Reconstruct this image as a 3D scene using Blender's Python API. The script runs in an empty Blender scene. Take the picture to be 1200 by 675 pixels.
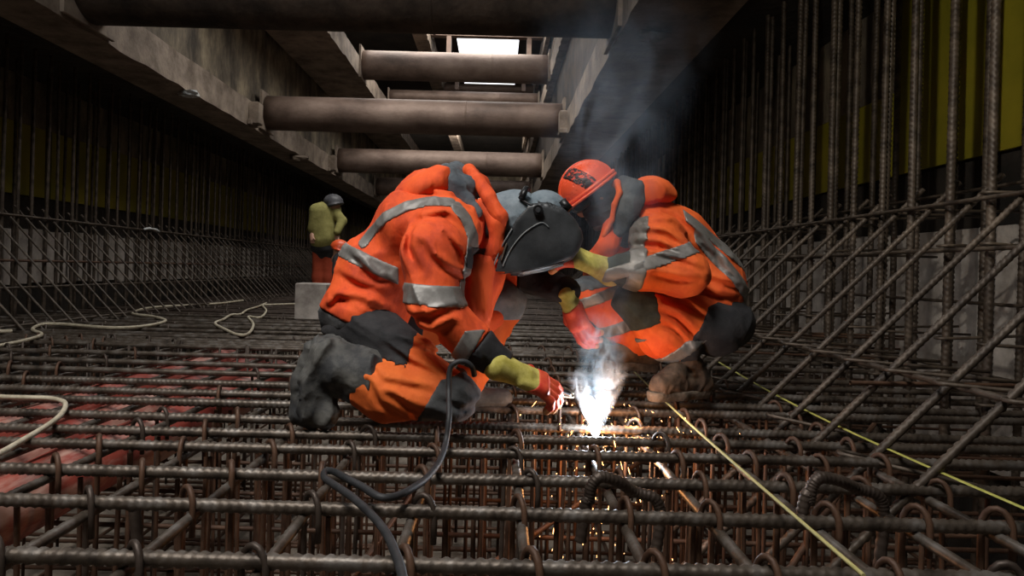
import bpy, math, random
import numpy as np
from mathutils import Vector, Matrix

S = bpy.context.scene
COL = S.collection
random.seed(7)

# ------------------------------------------------------------------ camera
CAMZ = 0.62
ROLL = 0.026
FOC = 800.0
cam_data = bpy.data.cameras.new('camera')
cam = bpy.data.objects.new('camera', cam_data)
COL.objects.link(cam)
cam_data.sensor_width = 36.0
cam_data.lens = 36.0 * FOC / 1200.0
cam_data.shift_x = 18 / 1200.0
cam_data.shift_y = -21.5 / 1200.0
cam_data.clip_start = 0.02
cam_data.clip_end = 200
cr, sr = math.cos(ROLL), math.sin(ROLL)
cam.matrix_world = Matrix(((cr, -sr, 0, 0), (0, 0, -1, 0), (sr, cr, 0, CAMZ), (0, 0, 0, 1)))
S.camera = cam


def at(px, py, Y):
    u, v = (px - 582) / FOC, (316 - py) / FOC
    return Vector((Y * (u * cr - v * sr), Y, CAMZ + Y * (u * sr + v * cr)))


# ------------------------------------------------------------------ light
S.view_settings.view_transform = 'Standard'
S.view_settings.look = 'None'
S.view_settings.exposure = 0.0
S.view_settings.gamma = 1.0
S.view_settings.use_curve_mapping = False
W = bpy.data.worlds.new('sky')
S.world = W
W.use_nodes = True
W.node_tree.nodes['Background'].inputs[0].default_value = (0.93, 0.96, 1.0, 1)
W.node_tree.nodes['Background'].inputs[1].default_value = 2.4
S.cycles.use_denoising = True
S.cycles.max_bounces = 5
S.cycles.diffuse_bounces = 3
S.cycles.glossy_bounces = 2
S.cycles.volume_bounces = 1
S.cycles.volume_step_rate = 1.0
S.cycles.volume_max_steps = 96
S.cycles.sample_clamp_indirect = 4.0


def area_light(name, loc, target, size, size_y, power, color):
    d = bpy.data.lights.new(name, 'AREA')
    d.shape = 'RECTANGLE'; d.size = size; d.size_y = size_y
    d.energy = power; d.color = color
    o = bpy.data.objects.new(name, d)
    o.location = loc
    o.rotation_euler = (Vector(target) - Vector(loc)).to_track_quat('-Z', 'Y').to_euler()
    COL.objects.link(o)
    return o


# daylight falling through the open top of the trench over the camera and between the struts
area_light('daylight_over_camera', (-1.6, -0.1, 5.4), (-0.75, 3.0, 0.2), 1.7, 1.7, 98, (1.0, 0.95, 0.88))
area_light('daylight_between_struts', (-1.2, 9.2, 5.6), (-1.2, 11.0, 0.0), 3.4, 1.6, 130, (1.0, 0.95, 0.87))
area_light('daylight_far_opening', (-1.2, 15.0, 6.2), (-1.2, 17.0, 0.0), 3.4, 2.0, 170, (1.0, 0.95, 0.87))
bpy.data.objects['daylight_over_camera'].data.spread = math.radians(105)
fl = bpy.data.lights.new('site_floodlight', 'SPOT')
fl.energy = 150; fl.color = (1.0, 0.94, 0.82); fl.spot_size = math.radians(62); fl.spot_blend = 0.6; fl.shadow_soft_size = 0.03
flo = bpy.data.objects.new('site_floodlight', fl); COL.objects.link(flo)
flo.location = (0.4, 1.2, 2.3)
flo.rotation_euler = (Vector((3.1, 4.0, 1.75)) - Vector((0.4, 1.2, 2.3))).to_track_quat('-Z', 'Y').to_euler()

area_light('far_end_fill', (-1.3, 27.5, 6.2), (-1.5, 33.0, 0.5), 3.5, 3.0, 420, (1.0, 0.93, 0.84))  # unseen fill added to lift the dark far end; the ceiling is closed here

# ------------------------------------------------------------------ helpers


def tag(o, label=None, cat=None, group=None, kind=None):
    if label: o['label'] = label
    if cat: o['category'] = cat
    if group: o['group'] = group
    if kind: o['kind'] = kind
    return o


def empty(name, loc, label, cat, group=None, rz=0.0):
    o = bpy.data.objects.new(name, None)
    o.location = loc
    o.rotation_euler = (0, 0, rz)
    o.empty_display_size = 0.1
    COL.objects.link(o)
    return tag(o, label, cat, group)


def link_mesh(name, me, m, parent=None, loc=None):
    if m is not None:
        me.materials.append(m)
    o = bpy.data.objects.new(name, me)
    COL.objects.link(o)
    if loc is not None:
        o.location = loc
    if parent is not None:
        o.parent = parent
        o.matrix_parent_inverse = Matrix.Translation(-Vector(parent.location)) if parent.type == 'EMPTY' else Matrix()
    return o


def mesh_np(name, verts, faces, smooth=True):
    me = bpy.data.meshes.new(name)
    verts = np.asarray(verts, dtype=np.float32)
    faces = np.asarray(faces, dtype=np.int32)
    n, k = faces.shape
    me.vertices.add(len(verts)); me.vertices.foreach_set('co', verts.ravel())
    me.loops.add(n * k); me.loops.foreach_set('vertex_index', faces.ravel())
    me.polygons.add(n)
    me.polygons.foreach_set('loop_start', np.arange(0, n * k, k, dtype=np.int32))
    me.polygons.foreach_set('loop_total', np.full(n, k, dtype=np.int32))
    me.update(calc_edges=True)
    me.polygons.foreach_set('use_smooth', np.full(n, smooth, dtype=bool))
    me.validate()
    return me


class MB:
    """Collects boxes, prisms and tubes and builds ONE mesh."""

    def __init__(self):
        self.v = []; self.f = []; self.s = []

    def box(self, lo, hi, bevel=0.0):
        x0, y0, z0 = lo; x1, y1, z1 = hi
        b = bevel
        if b <= 0:
            c = [(x, y, z) for z in (z0, z1) for (x, y) in ((x0, y0), (x1, y0), (x1, y1), (x0, y1))]
            k = len(self.v); self.v += c
            for q in ((3, 2, 1, 0), (4, 5, 6, 7), (0, 1, 5, 4), (1, 2, 6, 5), (2, 3, 7, 6), (3, 0, 4, 7)):
                self.f.append([k + i for i in q]); self.s.append(False)
            return self
        rings = []
        for z, ins in ((z0, b), (z0 + b, 0), (z1 - b, 0), (z1, b)):
            rings.append([(x0 + ins + b * 0, y0 + ins, z), (x1 - ins, y0 + ins, z), (x1 - ins, y1 - ins, z), (x0 + ins, y1 - ins, z)])
        k = len(self.v)
        for r in rings: self.v += r
        for a in range(3):
            for i in range(4):
                j = (i + 1) % 4
                self.f.append([k + a * 4 + i, k + a * 4 + j, k + a * 4 + 4 + j, k + a * 4 + 4 + i]); self.s.append(False)
        self.f.append([k + 3, k + 2, k + 1, k]); self.s.append(False)
        self.f.append([k + 12, k + 13, k + 14, k + 15]); self.s.append(False)
        return self

    def tube(self, pts, rad, sides=8, cap=True, flat=1.0):
        pts = [Vector(p) for p in pts]
        n = len(pts)
        rads = rad if isinstance(rad, (list, tuple)) else [rad] * n
        k = len(self.v)
        t0 = (pts[1] - pts[0]).normalized()
        up = Vector((0, 0, 1)) if abs(t0.z) < 0.9 else Vector((1, 0, 0))
        side = t0.cross(up).normalized()
        for i, p in enumerate(pts):
            a = pts[max(i - 1, 0)]; b = pts[min(i + 1, n - 1)]
            t = (b - a).normalized()
            side = (side - t * side.dot(t)).normalized()
            u = side.cross(t)
            for j in range(sides):
                an = 2 * math.pi * j / sides
                self.v.append(p + side * (math.cos(an) * rads[i]) + u * (math.sin(an) * rads[i] * flat))
        for i in range(n - 1):
            for j in range(sides):
                jj = (j + 1) % sides
                self.f.append([k + i * sides + j, k + (i + 1) * sides + j, k + (i + 1) * sides + jj, k + i * sides + jj])
                self.s.append(True)
        if cap:
            self.f.append([k + j for j in range(sides)]); self.s.append(False)
            self.f.append([k + (n - 1) * sides + j for j in reversed(range(sides))]); self.s.append(False)
        return self

    def mesh(self, name):
        me = bpy.data.meshes.new(name)
        me.from_pydata([tuple(v) for v in self.v], [], self.f)
        me.polygons.foreach_set('use_smooth', self.s)
        me.update()
        return me

    def build(self, name, m, parent=None, loc=None):
        return link_mesh(name, self.mesh(name), m, parent, loc)


def spline(pts, n=8):
    pts = [Vector(p) for p in pts]
    out = []
    for i in range(len(pts) - 1):
        p0 = pts[max(i - 1, 0)]; p1 = pts[i]; p2 = pts[i + 1]; p3 = pts[min(i + 2, len(pts) - 1)]
        for k in range(n):
            t = k / n
            out.append(0.5 * ((2 * p1) + (p2 - p0) * t + (2 * p0 - 5 * p1 + 4 * p2 - p3) * t * t + (3 * p1 - p0 - 3 * p2 + p3) * t ** 3))
    out.append(pts[-1])
    return out


# ------------------------------------------------------------------ materials
def mat(name, c1, c2=None, scale=8.0, rough=0.7, metal=0.0, bump=0.0, bscale=None, detail=6, stretch=(1, 1, 1),
        c3=None, contrast=(0.35, 0.65), spec=None, coords='Object'):
    m = bpy.data.materials.new(name)
    m.use_nodes = True
    nt = m.node_tree; N = nt.nodes; L = nt.links
    b = N['Principled BSDF']
    b.inputs['Roughness'].default_value = rough
    b.inputs['Metallic'].default_value = metal
    if spec is not None:
        b.inputs['Specular IOR Level'].default_value = spec
    b.inputs['Base Color'].default_value = (*c1, 1)
    tc = N.new('ShaderNodeTexCoord')
    mp = N.new('ShaderNodeMapping'); mp.inputs['Scale'].default_value = stretch
    L.new(tc.outputs[coords], mp.inputs[0])
    if c2 is not None:
        nz = N.new('ShaderNodeTexNoise'); nz.inputs['Scale'].default_value = scale; nz.inputs['Detail'].default_value = detail
        nz.inputs['Roughness'].default_value = 0.65
        L.new(mp.outputs[0], nz.inputs['Vector'])
        r = N.new('ShaderNodeValToRGB')
        r.color_ramp.elements[0].position = contrast[0]; r.color_ramp.elements[0].color = (*c1, 1)
        r.color_ramp.elements[1].position = contrast[1]; r.color_ramp.elements[1].color = (*c2, 1)
        if c3 is not None:
            e = r.color_ramp.elements.new((contrast[0] + contrast[1]) / 2); e.color = (*c3, 1)
        L.new(nz.outputs[0], r.inputs[0]); L.new(r.outputs[0], b.inputs['Base Color'])
    if bump > 0:
        n2 = N.new('ShaderNodeTexNoise'); n2.inputs['Scale'].default_value = bscale or scale * 3; n2.inputs['Detail'].default_value = 5
        L.new(mp.outputs[0], n2.inputs['Vector'])
        bp = N.new('ShaderNodeBump'); bp.inputs['Strength'].default_value = 1.0; bp.inputs['Distance'].default_value = bump
        L.new(n2.outputs[0], bp.inputs['Height']); L.new(bp.outputs[0], b.inputs['Normal'])
    return m


M = {}
M['rebar'] = mat('ribbed_steel', (0.034, 0.026, 0.020), (0.18, 0.162, 0.145), 9, 0.47, 0.5, 0.0015, 60, c3=(0.10, 0.078, 0.06))
M['rebar_wall'] = mat('wall_bar_steel', (0.022, 0.014, 0.009), (0.105, 0.078, 0.056), 9, 0.55, 0.3, 0.0012, 60)  # darker copy of the mat steel; dimmer light at the sides put into its colour
M['rebar_rust'] = mat('rusty_steel', (0.042, 0.019, 0.010), (0.13, 0.068, 0.040), 7, 0.6, 0.3, 0.001, 80)
M['rebar_dark'] = mat('dark_steel', (0.03, 0.020, 0.015), (0.10, 0.075, 0.06), 6, 0.5, 0.5, 0.001, 70)
M['concrete_floor'] = mat('muddy_concrete', (0.12, 0.10, 0.08), (0.36, 0.30, 0.24), 2.5, 0.85, 0, 0.01, 18)
M['concrete'] = mat('stained_concrete', (0.05, 0.04, 0.03), (0.33, 0.27, 0.18), 2.0, 0.9, 0, 0.012, 16, stretch=(1, 1, 0.5), c3=(0.15, 0.12, 0.085))
M['waler'] = mat('pale_waler_concrete', (0.13, 0.095, 0.07), (0.33, 0.26, 0.20), 3.0, 0.85, 0, 0.008, 22, c3=(0.23, 0.18, 0.14))
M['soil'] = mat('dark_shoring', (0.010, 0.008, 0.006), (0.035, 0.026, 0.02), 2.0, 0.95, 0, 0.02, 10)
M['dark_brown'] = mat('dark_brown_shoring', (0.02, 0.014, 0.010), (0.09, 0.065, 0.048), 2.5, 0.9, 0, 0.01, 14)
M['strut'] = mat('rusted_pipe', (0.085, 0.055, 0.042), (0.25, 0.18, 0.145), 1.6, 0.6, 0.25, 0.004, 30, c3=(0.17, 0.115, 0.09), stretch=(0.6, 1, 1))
M['yellow'] = mat('yellow_membrane', (0.22, 0.20, 0.012), (0.34, 0.28, 0.018), 1.5, 0.55, 0, 0.006, 5)
M['panel'] = mat('pale_panel', (0.26, 0.225, 0.20), (0.62, 0.56, 0.51), 3.0, 0.8, 0, 0.004, 20)
M['red_pipe'] = mat('red_plastic_pipe', (0.24, 0.034, 0.024), (0.50, 0.31, 0.25), 5, 0.5, 0, 0.004, 25, stretch=(1.6, 0.22, 0.8), c3=(0.30, 0.06, 0.042), contrast=(0.4, 0.62))  # pale streaks put lengthwise highlights, along with dust, into the pipe colour

# ------------------------------------------------------------------ the setting
def struct(name, mb, m):
    return tag(mb.build(name, m), kind='structure')


YE = 36.0
struct('floor', MB().box((-6.2, -3, -1.6), (3.4, YE, -1.22)), M['concrete_floor'])
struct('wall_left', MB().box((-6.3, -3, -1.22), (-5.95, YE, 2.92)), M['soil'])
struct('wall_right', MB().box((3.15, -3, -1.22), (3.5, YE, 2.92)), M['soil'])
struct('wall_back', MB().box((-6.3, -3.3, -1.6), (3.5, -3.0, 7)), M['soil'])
struct('wall_far', MB().box((-6.3, YE, -1.6), (3.5, YE + 0.3, 9)), M['concrete'])
# upper retaining walls above the walers
struct('wall_upper_left', MB().box((-4.7, -3, 3.26), (-4.12, YE, 6.45)), M['concrete'])
struct('wall_upper_right', MB().box((1.14, -3, 3.26), (2.2, YE, 6.45)), M['dark_brown'])
# soffits behind the walers, closing the shaft to the outer walls
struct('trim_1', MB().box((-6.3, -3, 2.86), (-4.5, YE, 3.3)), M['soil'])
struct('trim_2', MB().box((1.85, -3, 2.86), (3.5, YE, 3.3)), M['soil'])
# ceiling slab with openings
c = MB()
for y0, y1 in ((-3, -2.2), (2.6, 7.6), (9.9, 13.2), (15.2, 17.2), (18.9, 20.9), (21.9, YE)):
    c.box((-4.5, y0, 6.45), (2.2, y1, 6.51))
for y0, y1 in ((-2.2, 2.6), (7.6, 9.9), (13.2, 15.2), (17.2, 18.9), (20.9, 21.9)):
    xa, xb = (-3.0, 0.6) if y0 < 17 else (-1.17, 0.42)
    c.box((-4.5, y0, 6.45), (xa, y1, 6.51)); c.box((xb, y0, 6.45), (2.2, y1, 6.51))
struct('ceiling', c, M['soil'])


def ragged_beam(name, lo, hi, m, label, cat='beam', group=None):
    """long beam whose lower inner edge is slightly worn"""
    x0, y0, z0 = lo; x1, y1, z1 = hi
    rnd = random.Random(int(abs(x0) * 100))
    v = []; f = []
    n = 160
    for i in range(n + 1):
        t = i / n
        y = y0 + (y1 - y0) * t * t
        j = lambda a: rnd.uniform(-a, a)
        v += [(x0, y, z0), (x1 + j(0.012), y, z0 + abs(j(0.02))), (x1 + j(0.006), y, z1 + j(0.01)), (x0, y, z1)]
    for i in range(n):
        for q in range(4):
            w = (q + 1) % 4
            f.append([i * 4 + q, i * 4 + w, i * 4 + 4 + w, i * 4 + 4 + q])
    f.append([3, 2, 1, 0]); f.append([n * 4 + k for k in range(4)])
    me = bpy.data.meshes.new(name); me.from_pydata(v, [], f); me.update()
    return tag(link_mesh(name, me, m), label, cat, group)


ragged_beam('waler_beam', (-4.6, -3, 2.82), (-4.04, YE, 3.24), M['waler'], 'long pale concrete waler beam running along the left side under the stained wall')
ragged_beam('waler_beam', (1.95, -3, 2.82), (1.08, YE, 3.24), M['waler'], 'long concrete waler beam along the right side where the pipe struts end')
# upper walers
ragged_beam('upper_waler_beam', (-4.0, 9, 4.55), (-2.95, YE, 4.95), M['waler'], 'higher waler beam on the left holding the upper pipe struts')
ragged_beam('upper_waler_beam', (1.4, 9, 4.55), (1.0, YE, 4.95), M['waler'], 'higher waler beam on the right holding the upper pipe struts')
# pale pier strip hanging left of the skylight
for i, (xa, xb, ya, yb, lab) in enumerate([
        (-2.05, -1.72, 14.8, 35.9, 'pale battered concrete beam just left of the bright skylights'),
        (0.98, 1.08, 15.0, 30, 'thin pale edge beam just right of the bright skylights')]):
    ragged_beam('skylight_beam', (xa, ya, 5.9), (xb, yb, 6.4), M['waler'], lab)


def strut(y, z, r, x0, x1, label, group=None, m=None):
    t = empty('pipe_strut', ((x0 + x1) / 2, y, z), label, 'strut', group)
    rnd = random.Random(int(y * 10))
    pts = [(x0 + (x1 - x0) * i / 24, y, z) for i in range(25)]
    MB().tube(pts, r, 40).build('pipe', m or M['strut'], t)
    w = MB()
    for fx in (0.7 + rnd.uniform(-.05, .05),):
        xx = x0 + (x1 - x0) * fx
        w.tube([(xx - 0.012, y, z), (xx + 0.012, y, z)], r * 1.012, 40)
    w.build('weld_seam', m or M['strut'], t)
    for s, xx in ((-1, x0), (1, x1)):
        MB().box((xx - 0.02, y - r * 1.12, z - r * 1.12), (xx + 0.02, y + r * 1.12, z + r * 1.12), 0.006).build('end_plate', M['waler'], t)
    return t


gs = 'lower pipe struts across the trench'
strut(6.6, 3.27, 0.37, -4.0, 1.06, 'dark thick pipe strut across the very top of the picture', gs, M['dark_brown'])  # same kind of pipe; its shade is put into the colour by the darker material
strut(11.7, 3.2, 0.29, -4.0, 1.06, 'widest fully visible brown pipe strut, directly over the workers', gs)
strut(17.0, 3.24, 0.30, -4.0, 1.06, 'brown pipe strut next behind and below the widest one', gs)
strut(22.3, 3.24, 0.29, -4.0, 1.06, 'small distant pipe strut just above the welding mask', gs)
strut(27.6, 3.24, 0.29, -4.0, 1.06, 'second smallest distant pipe strut above the welding mask', gs)
strut(33.0, 3.24, 0.29, -4.0, 1.06, 'farthest pipe strut low between the two welders', gs)
gu = 'upper pipe struts near the skylights'
strut(14.4, 4.86, 0.30, -2.93, 0.98, 'upper pipe strut directly under the larger bright skylight', gu)
strut(17.9, 5.11, 0.155, -2.93, 0.98, 'thin upper pipe strut under the smaller lower skylight', gu)
strut(20.6, 6.08, 0.13, -1.75, 0.98, 'thin upper pipe strut between the two bright skylights', gu)
strut(27.5, 4.8, 0.2, -2.93, 0.98, 'thin far strut seen in the gap below the widest strut', gu)
# skylight frames
for k, (y, xa, xb) in enumerate(((16.3, -1.70, 0.96), (19.6, -1.70, 0.96))):
    fr = MB()
    fr.box((xa, y - 0.1, 6.15 + 0.14 * k), (xb, y + 0.1, 6.44))
    fr.box((-1.33, y - 0.08, 5.75), (-1.22, y + 0.08, 6.15)); fr.box((0.58, y - 0.08, 5.75), (0.69, y + 0.08, 6.15))
    tag(fr.build('hanging_frame', M['strut']), ['rusty hanging frame in front of the larger bright skylight', 'rusty hanging frame in front of the smaller far skylight'][k], 'frame')


def bracket(y, side, label):
    xa, xb = (-4.038, -3.88) if side < 0 else (0.95, 1.078)
    b = MB().box((xa, y - 0.10, 2.86), (xb, y + 0.10, 3.22), 0.02)
    b.box((xa, y - 0.16, 2.84), (xa + 0.06 if side < 0 else xb, y + 0.16, 2.92), 0.01)
    tag(b.build('steel_bracket', M['waler']), label, 'bracket')


bracket(11.05, -1, 'rusty yellowish bracket at left end of the widest strut')
bracket(16.2, -1, 'steel bracket at left end of the second brown strut')
bracket(11.1, 1, 'small bracket at right end of the widest strut')


def chunk(name, px, py, s, m, label, cat):
    u, v = (px - 582) / FOC, (316 - py) / FOC
    p = at(px, py, (2.82 - s * 0.35 - CAMZ) / (u * sr + v * cr))
    rnd = random.Random(px)
    v = []; f = []
    for i in range(5):
        for j in range(10):
            th = math.pi * (i + 0.5) / 5; ph = 2 * math.pi * j / 10
            r = s * rnd.uniform(0.7, 1.2)
            v.append((p.x + r * 1.6 * math.sin(th) * math.cos(ph), p.y + r * math.sin(th) * math.sin(ph), min(p.z + 0.5 * r * math.cos(th), 2.822)))
    for i in range(4):
        for j in range(10):
            f.append([i * 10 + j, i * 10 + (j + 1) % 10, i * 10 + 10 + (j + 1) % 10, i * 10 + 10 + j])
    f.append(list(range(9, -1, -1))); f.append([40 + j for j in range(10)])
    me = bpy.data.meshes.new(name); me.from_pydata(v, [], f); me.update()
    tag(link_mesh(name, me, m), label, cat)


M['white_rag'] = mat('pale_plaster', (0.45, 0.48, 0.5), (0.65, 0.65, 0.63), 20, 0.8)
chunk('mortar_lump', 222, 110, 0.10, M['white_rag'], 'pale mortar lump stuck under the left waler edge', 'lump')
chunk('mortar_lump', 766, 42, 0.10, M['waler'], 'pale ragged mortar lump under the right waler near the smoke', 'lump')
chunk('mortar_lump', 350, 185, 0.14, M['waler'], 'small pale mortar lump under the left waler beside the second bracket', 'lump')

# yellow membrane behind the rebars: sheets side by side
for side, x, z0, z1 in (('left', -5.93, 1.40, 2.28), ('right', 3.12, 1.44, 2.9)):
    s1 = 4.05 if side == 'left' else 5.4
    segs = [(-2.5, s1), (s1 + 0.02, 9), (9.02, 18), (18.02, 35.9)]
    for i, (a, b) in enumerate(segs):
        zt = z1 if (side == 'left' or i == 0) else 2.1
        bx = MB().box((x - 0.012, a, z0), (x + 0.012, b, zt))
        tag(bx.build('membrane_sheet', M['yellow']), [
            'yellow membrane sheet on the %s wall, nearest the camera',
            'yellow membrane sheet on the %s wall, second from the camera',
            'yellow membrane sheet on the %s wall, third from the camera',
            'yellow membrane sheet on the %s wall, running to the far end'][i] % side, 'sheet', 'yellow membrane sheets on the walls')
tag(MB().box((-5.94, -2.5, 2.28), (-5.90, 35.9, 2.9)).build('cover_board', M['concrete']), 'dull grey board strip above the yellow sheets on the left wall', 'board')
tag(MB().box((3.10, 5.42, 2.1), (3.14, 35.9, 2.9)).build('cover_board', M['concrete']), 'dark brown board above the yellow sheets on the right wall', 'board')
# pale panels
for side, x, z0, z1, w, y0, n in (('left', -5.9, 0.30, 0.98, 0.245, 5.2, 60), ('right', 3.1, -0.55, 0.97, 0.34, 2.7, 44)):
    base = None
    for i in range(n):
        y = y0 + i * w
        gap = 0.05 if side == 'left' else 0.03
        if base is None:
            base = MB().box((x - 0.02, y, z0), (x + 0.02, y + w - gap, z1), 0.004).build('pale_panel', M['panel'])
            o = base
        else:
            o = base.copy(); COL.objects.link(o); o.location = (0, y - y0, random.uniform(-0.02, 0.01))
        tag(o, 'pale upright panel at the foot of the %s wall behind the rebars' % side, 'panel', 'pale panels along the %s wall' % side)

# ------------------------------------------------------------------ reinforcing bars
def bar_mesh(name, length, r, step=0.007, pitch=0.021, sides=10, rib=0.11, fine=None, mtl=None, m=None):
    """ribbed bar along +X from 0 to length; beyond `fine` metres the rings are sparse"""
    fine = length if fine is None else min(fine, length)
    xs = list(np.arange(0, fine, step))
    if fine < length:
        xs += list(np.linspace(fine, length, max(3, int((length - fine) / 0.8))))
    else:
        xs.append(length)
    xs = np.array(xs); n = len(xs)
    an = np.arange(sides) * 2 * np.pi / sides
    X, A = np.meshgrid(xs, an, indexing='ij')
    ph = (X / pitch + 1.3 * np.abs(((A / np.pi) % 1.0) - 0.5) * 2 * 0.7) % 1.0
    R = r * (1 + rib * np.clip(np.cos(2 * np.pi * ph) * 1.6, -0.5, 1))
    long_rib = np.where((np.abs(A) < 1e-3) | (np.abs(A - np.pi) < 1e-3), r * 1.1, 0)
    R = np.maximum(R, long_rib)
    if fine < length:
        R[xs > fine] = r
    V = np.stack([X, R * np.cos(A), R * np.sin(A)], -1).reshape(-1, 3)
    i = np.arange(n - 1)[:, None] * sides; j = np.arange(sides)[None, :]; jj = (j + 1) % sides
    F = np.stack([i + j, i + jj, i + sides + jj, i + sides + j], -1).reshape(-1, 4)
    # caps as quads fans would be unseen: close with ring collapse
    me = mesh_np(name, V, F[:, ::-1])
    if m is not None: me.materials.append(m)
    return me


def place(name, me, p, d, roll=0.0, label=None, group=None, cat='rebar'):
    o = bpy.data.objects.new(name, me)
    COL.objects.link(o)
    q = Vector((1, 0, 0)).rotation_difference(Vector(d).normalized())
    o.rotation_mode = 'QUATERNION'
    from mathutils import Quaternion
    o.rotation_quaternion = q @ Quaternion((1, 0, 0), roll)
    o.location = p
    return tag(o, label, cat, group)


rr = random.Random(3)
XL, XR = -5.1, 2.9
m_cross = [bar_mesh('crossbar_fine', XR - XL, 0.0165, 0.006, 0.024, 10, 0.15, m=M['rebar']),
           bar_mesh('crossbar_mid', XR - XL, 0.0165, 0.02, 0.05, 8, 0.10, m=M['rebar']),
           bar_mesh('crossbar_far', XR - XL, 0.015, 0.3, 1, 6, 0.0, m=M['rebar_dark'])]
ys = [1.13, 1.42, 1.755, 2.01, 2.26, 2.49, 2.73, 2.97, 3.22, 3.50, 3.80, 4.17, 4.55, 5.0, 5.13, 5.28, 5.42]
y = 5.65
while y < 30:
    ys.append(y); y += rr.choice((0.14, 0.22, 0.30)) * (1 + y / 60)
near_labels = {1: 'thick ribbed crossbar running along the very bottom of the picture',
               2: 'thick ribbed crossbar passing over both curved lifting bars in front',
               3: 'thick ribbed crossbar just behind the tops of the curved bars',
               4: 'ribbed crossbar third up from the bottom, below the knee patch',
               5: 'ribbed crossbar right in front of the kneeling knee'}
for k_, w_ in enumerate(('seventh', 'eighth', 'ninth', 'tenth', 'eleventh', 'twelfth')):
    near_labels[6 + k_] = w_ + ' ribbed crossbar of the mat, counted upward from the bottom edge'
CROSS_Y = ys
for k, yy in enumerate(ys):
    me = m_cross[0] if yy < 3.6 else (m_cross[1] if yy < 8 else m_cross[2])
    tilt = rr.uniform(-0.012, 0.012) if yy > 2 else rr.uniform(-0.004, 0.004)
    ox = rr.uniform(-0.06, 0.06)
    if yy < 3.6:
        lab = near_labels.get(k, None)
    else:
        lab = near_labels.get(k, None)
    place('crossbar', me, (XL + ox, yy - tilt * 3.5, rr.uniform(-0.004, 0.004)), (1, tilt, rr.uniform(-0.0012, 0.0012)), rr.uniform(0, 6),
          lab or ('ribbed steel crossbar lying across the mat among many alike' if yy < 8 else 'distant thin steel crossbar lying across the far mat'),
          None if lab else ('crossbars of the near mat' if yy < 8 else 'crossbars of the far mat'))

m_long = bar_mesh('lengthwise', 30, 0.0135, 0.009, 0.026, 8, 0.10, fine=6.0, m=M['rebar'])
m_long2 = bar_mesh('lengthwise_plain', 30, 0.0125, 0.3, 1, 8, 0.0, m=M['rebar'])
xs_long = [-1.03, -0.76, -0.48, -0.2, 0.085, 0.35, 0.585, 0.84, 1.09, 1.3]
x = -1.31
while x > -4.0:
    xs_long.insert(0, x); x -= 0.275
LONG_X = sorted(xs_long)
names = ['first', 'second', 'third', 'fourth', 'fifth', 'sixth', 'seventh', 'eighth', 'ninth', 'tenth']
for x in LONG_X:
    pl_ = [q for q in LONG_X if q >= -1.04]
    if x in pl_ and pl_.index(x) < 8:
        place('lengthwise_bar', m_long, (x, 0.7, -0.032 + rr.uniform(-.002, .002)), (rr.uniform(-.004, .004), 1, 0), rr.uniform(0, 6),
              names[pl_.index(x)] + ' lengthwise bar under the crossbars, counted along the bottom edge from the left corner')
        continue
    place('lengthwise_bar', m_long if -2.2 < x < 1.5 else m_long2, (x, 0.7, -0.032 + rr.uniform(-.002, .002)), (rr.uniform(-.004, .004), 1, 0), rr.uniform(0, 6),
          'steel bar running lengthwise under the crossbars of the mat', 'lengthwise bars under the mat')

# lower mat deep under the deck
m_low = bar_mesh('lower_cross', XR - XL, 0.011, 0.02, 0.05, 6, 0.1, m=M['rebar_rust'])
m_lowl = bar_mesh('lower_long', 12, 0.011, 0.1, 1, 6, 0.0, m=M['rebar_rust'])
for zz, step, y1 in ((-0.52, 0.42, 5.4), (-1.06, 0.17, 5.4)):
    y = 1.3
    while y < y1:
        place('lower_crossbar', m_low, (XL, y + rr.uniform(-.02, .02), zz), (1, rr.uniform(-.02, .02), 0), rr.uniform(0, 6),
              'thin rusty crossbar of the lower layers seen down through the mat', 'crossbars of the lower layers')
        y += step
x = -4.8
while x < 2.9:
    place('lower_lengthwise_bar', m_lowl, (x, 1.0, -1.085), (0, 1, 0), 0, 'thin rusty lengthwise bar of the lowest layer under the mat', 'lengthwise bars of the lowest layer')
    x += 0.24
# a few loose sloping bars under the deck
for p, q in (((-0.9, 2.0, -0.9), (0.9, 3.4, -0.2)), ((0.1, 1.5, -0.95), (1.3, 2.5, -0.12)), ((0.2, 1.7, -0.8), (1.9, 3.4, -0.1)), ((-0.9, 1.4, -0.95), (-0.2, 3.0, -0.15))):
    d = Vector(q) - Vector(p)
    place('sloping_bar', bar_mesh('sloping', d.length, 0.011, 0.015, 0.03, 8, 0.1, m=M['rebar_rust']), p, d, 0,
          'rusty loose bar sloping through the space under the mat', 'loose sloping bars under the mat')

# tie hooks: vertical link whose top hooks over a crossbar
def hook_mesh(name, twist, depth=1.06, r=0.008, mm=None):
    pts = [(0.0, 0.034, -depth), (0.0, 0.034, -0.4), (0.0, 0.034, -0.02)]
    for k in range(1, 8):
        a = math.pi * k / 8
        pts.append((0, 0.034 * math.cos(a), -0.02 + 0.056 * math.sin(a)))
    pts += [(0.0, -0.034, -0.03), (0.0, -0.032, -0.085)]
    c, s = math.cos(twist), math.sin(twist)
    pts = [(x * c - y * s, x * s + y * c, z) for x, y, z in pts]
    b = MB().tube(pts, r, 8)
    me = b.mesh(name); me.materials.append(mm or M['rebar_rust'])
    return me


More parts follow.
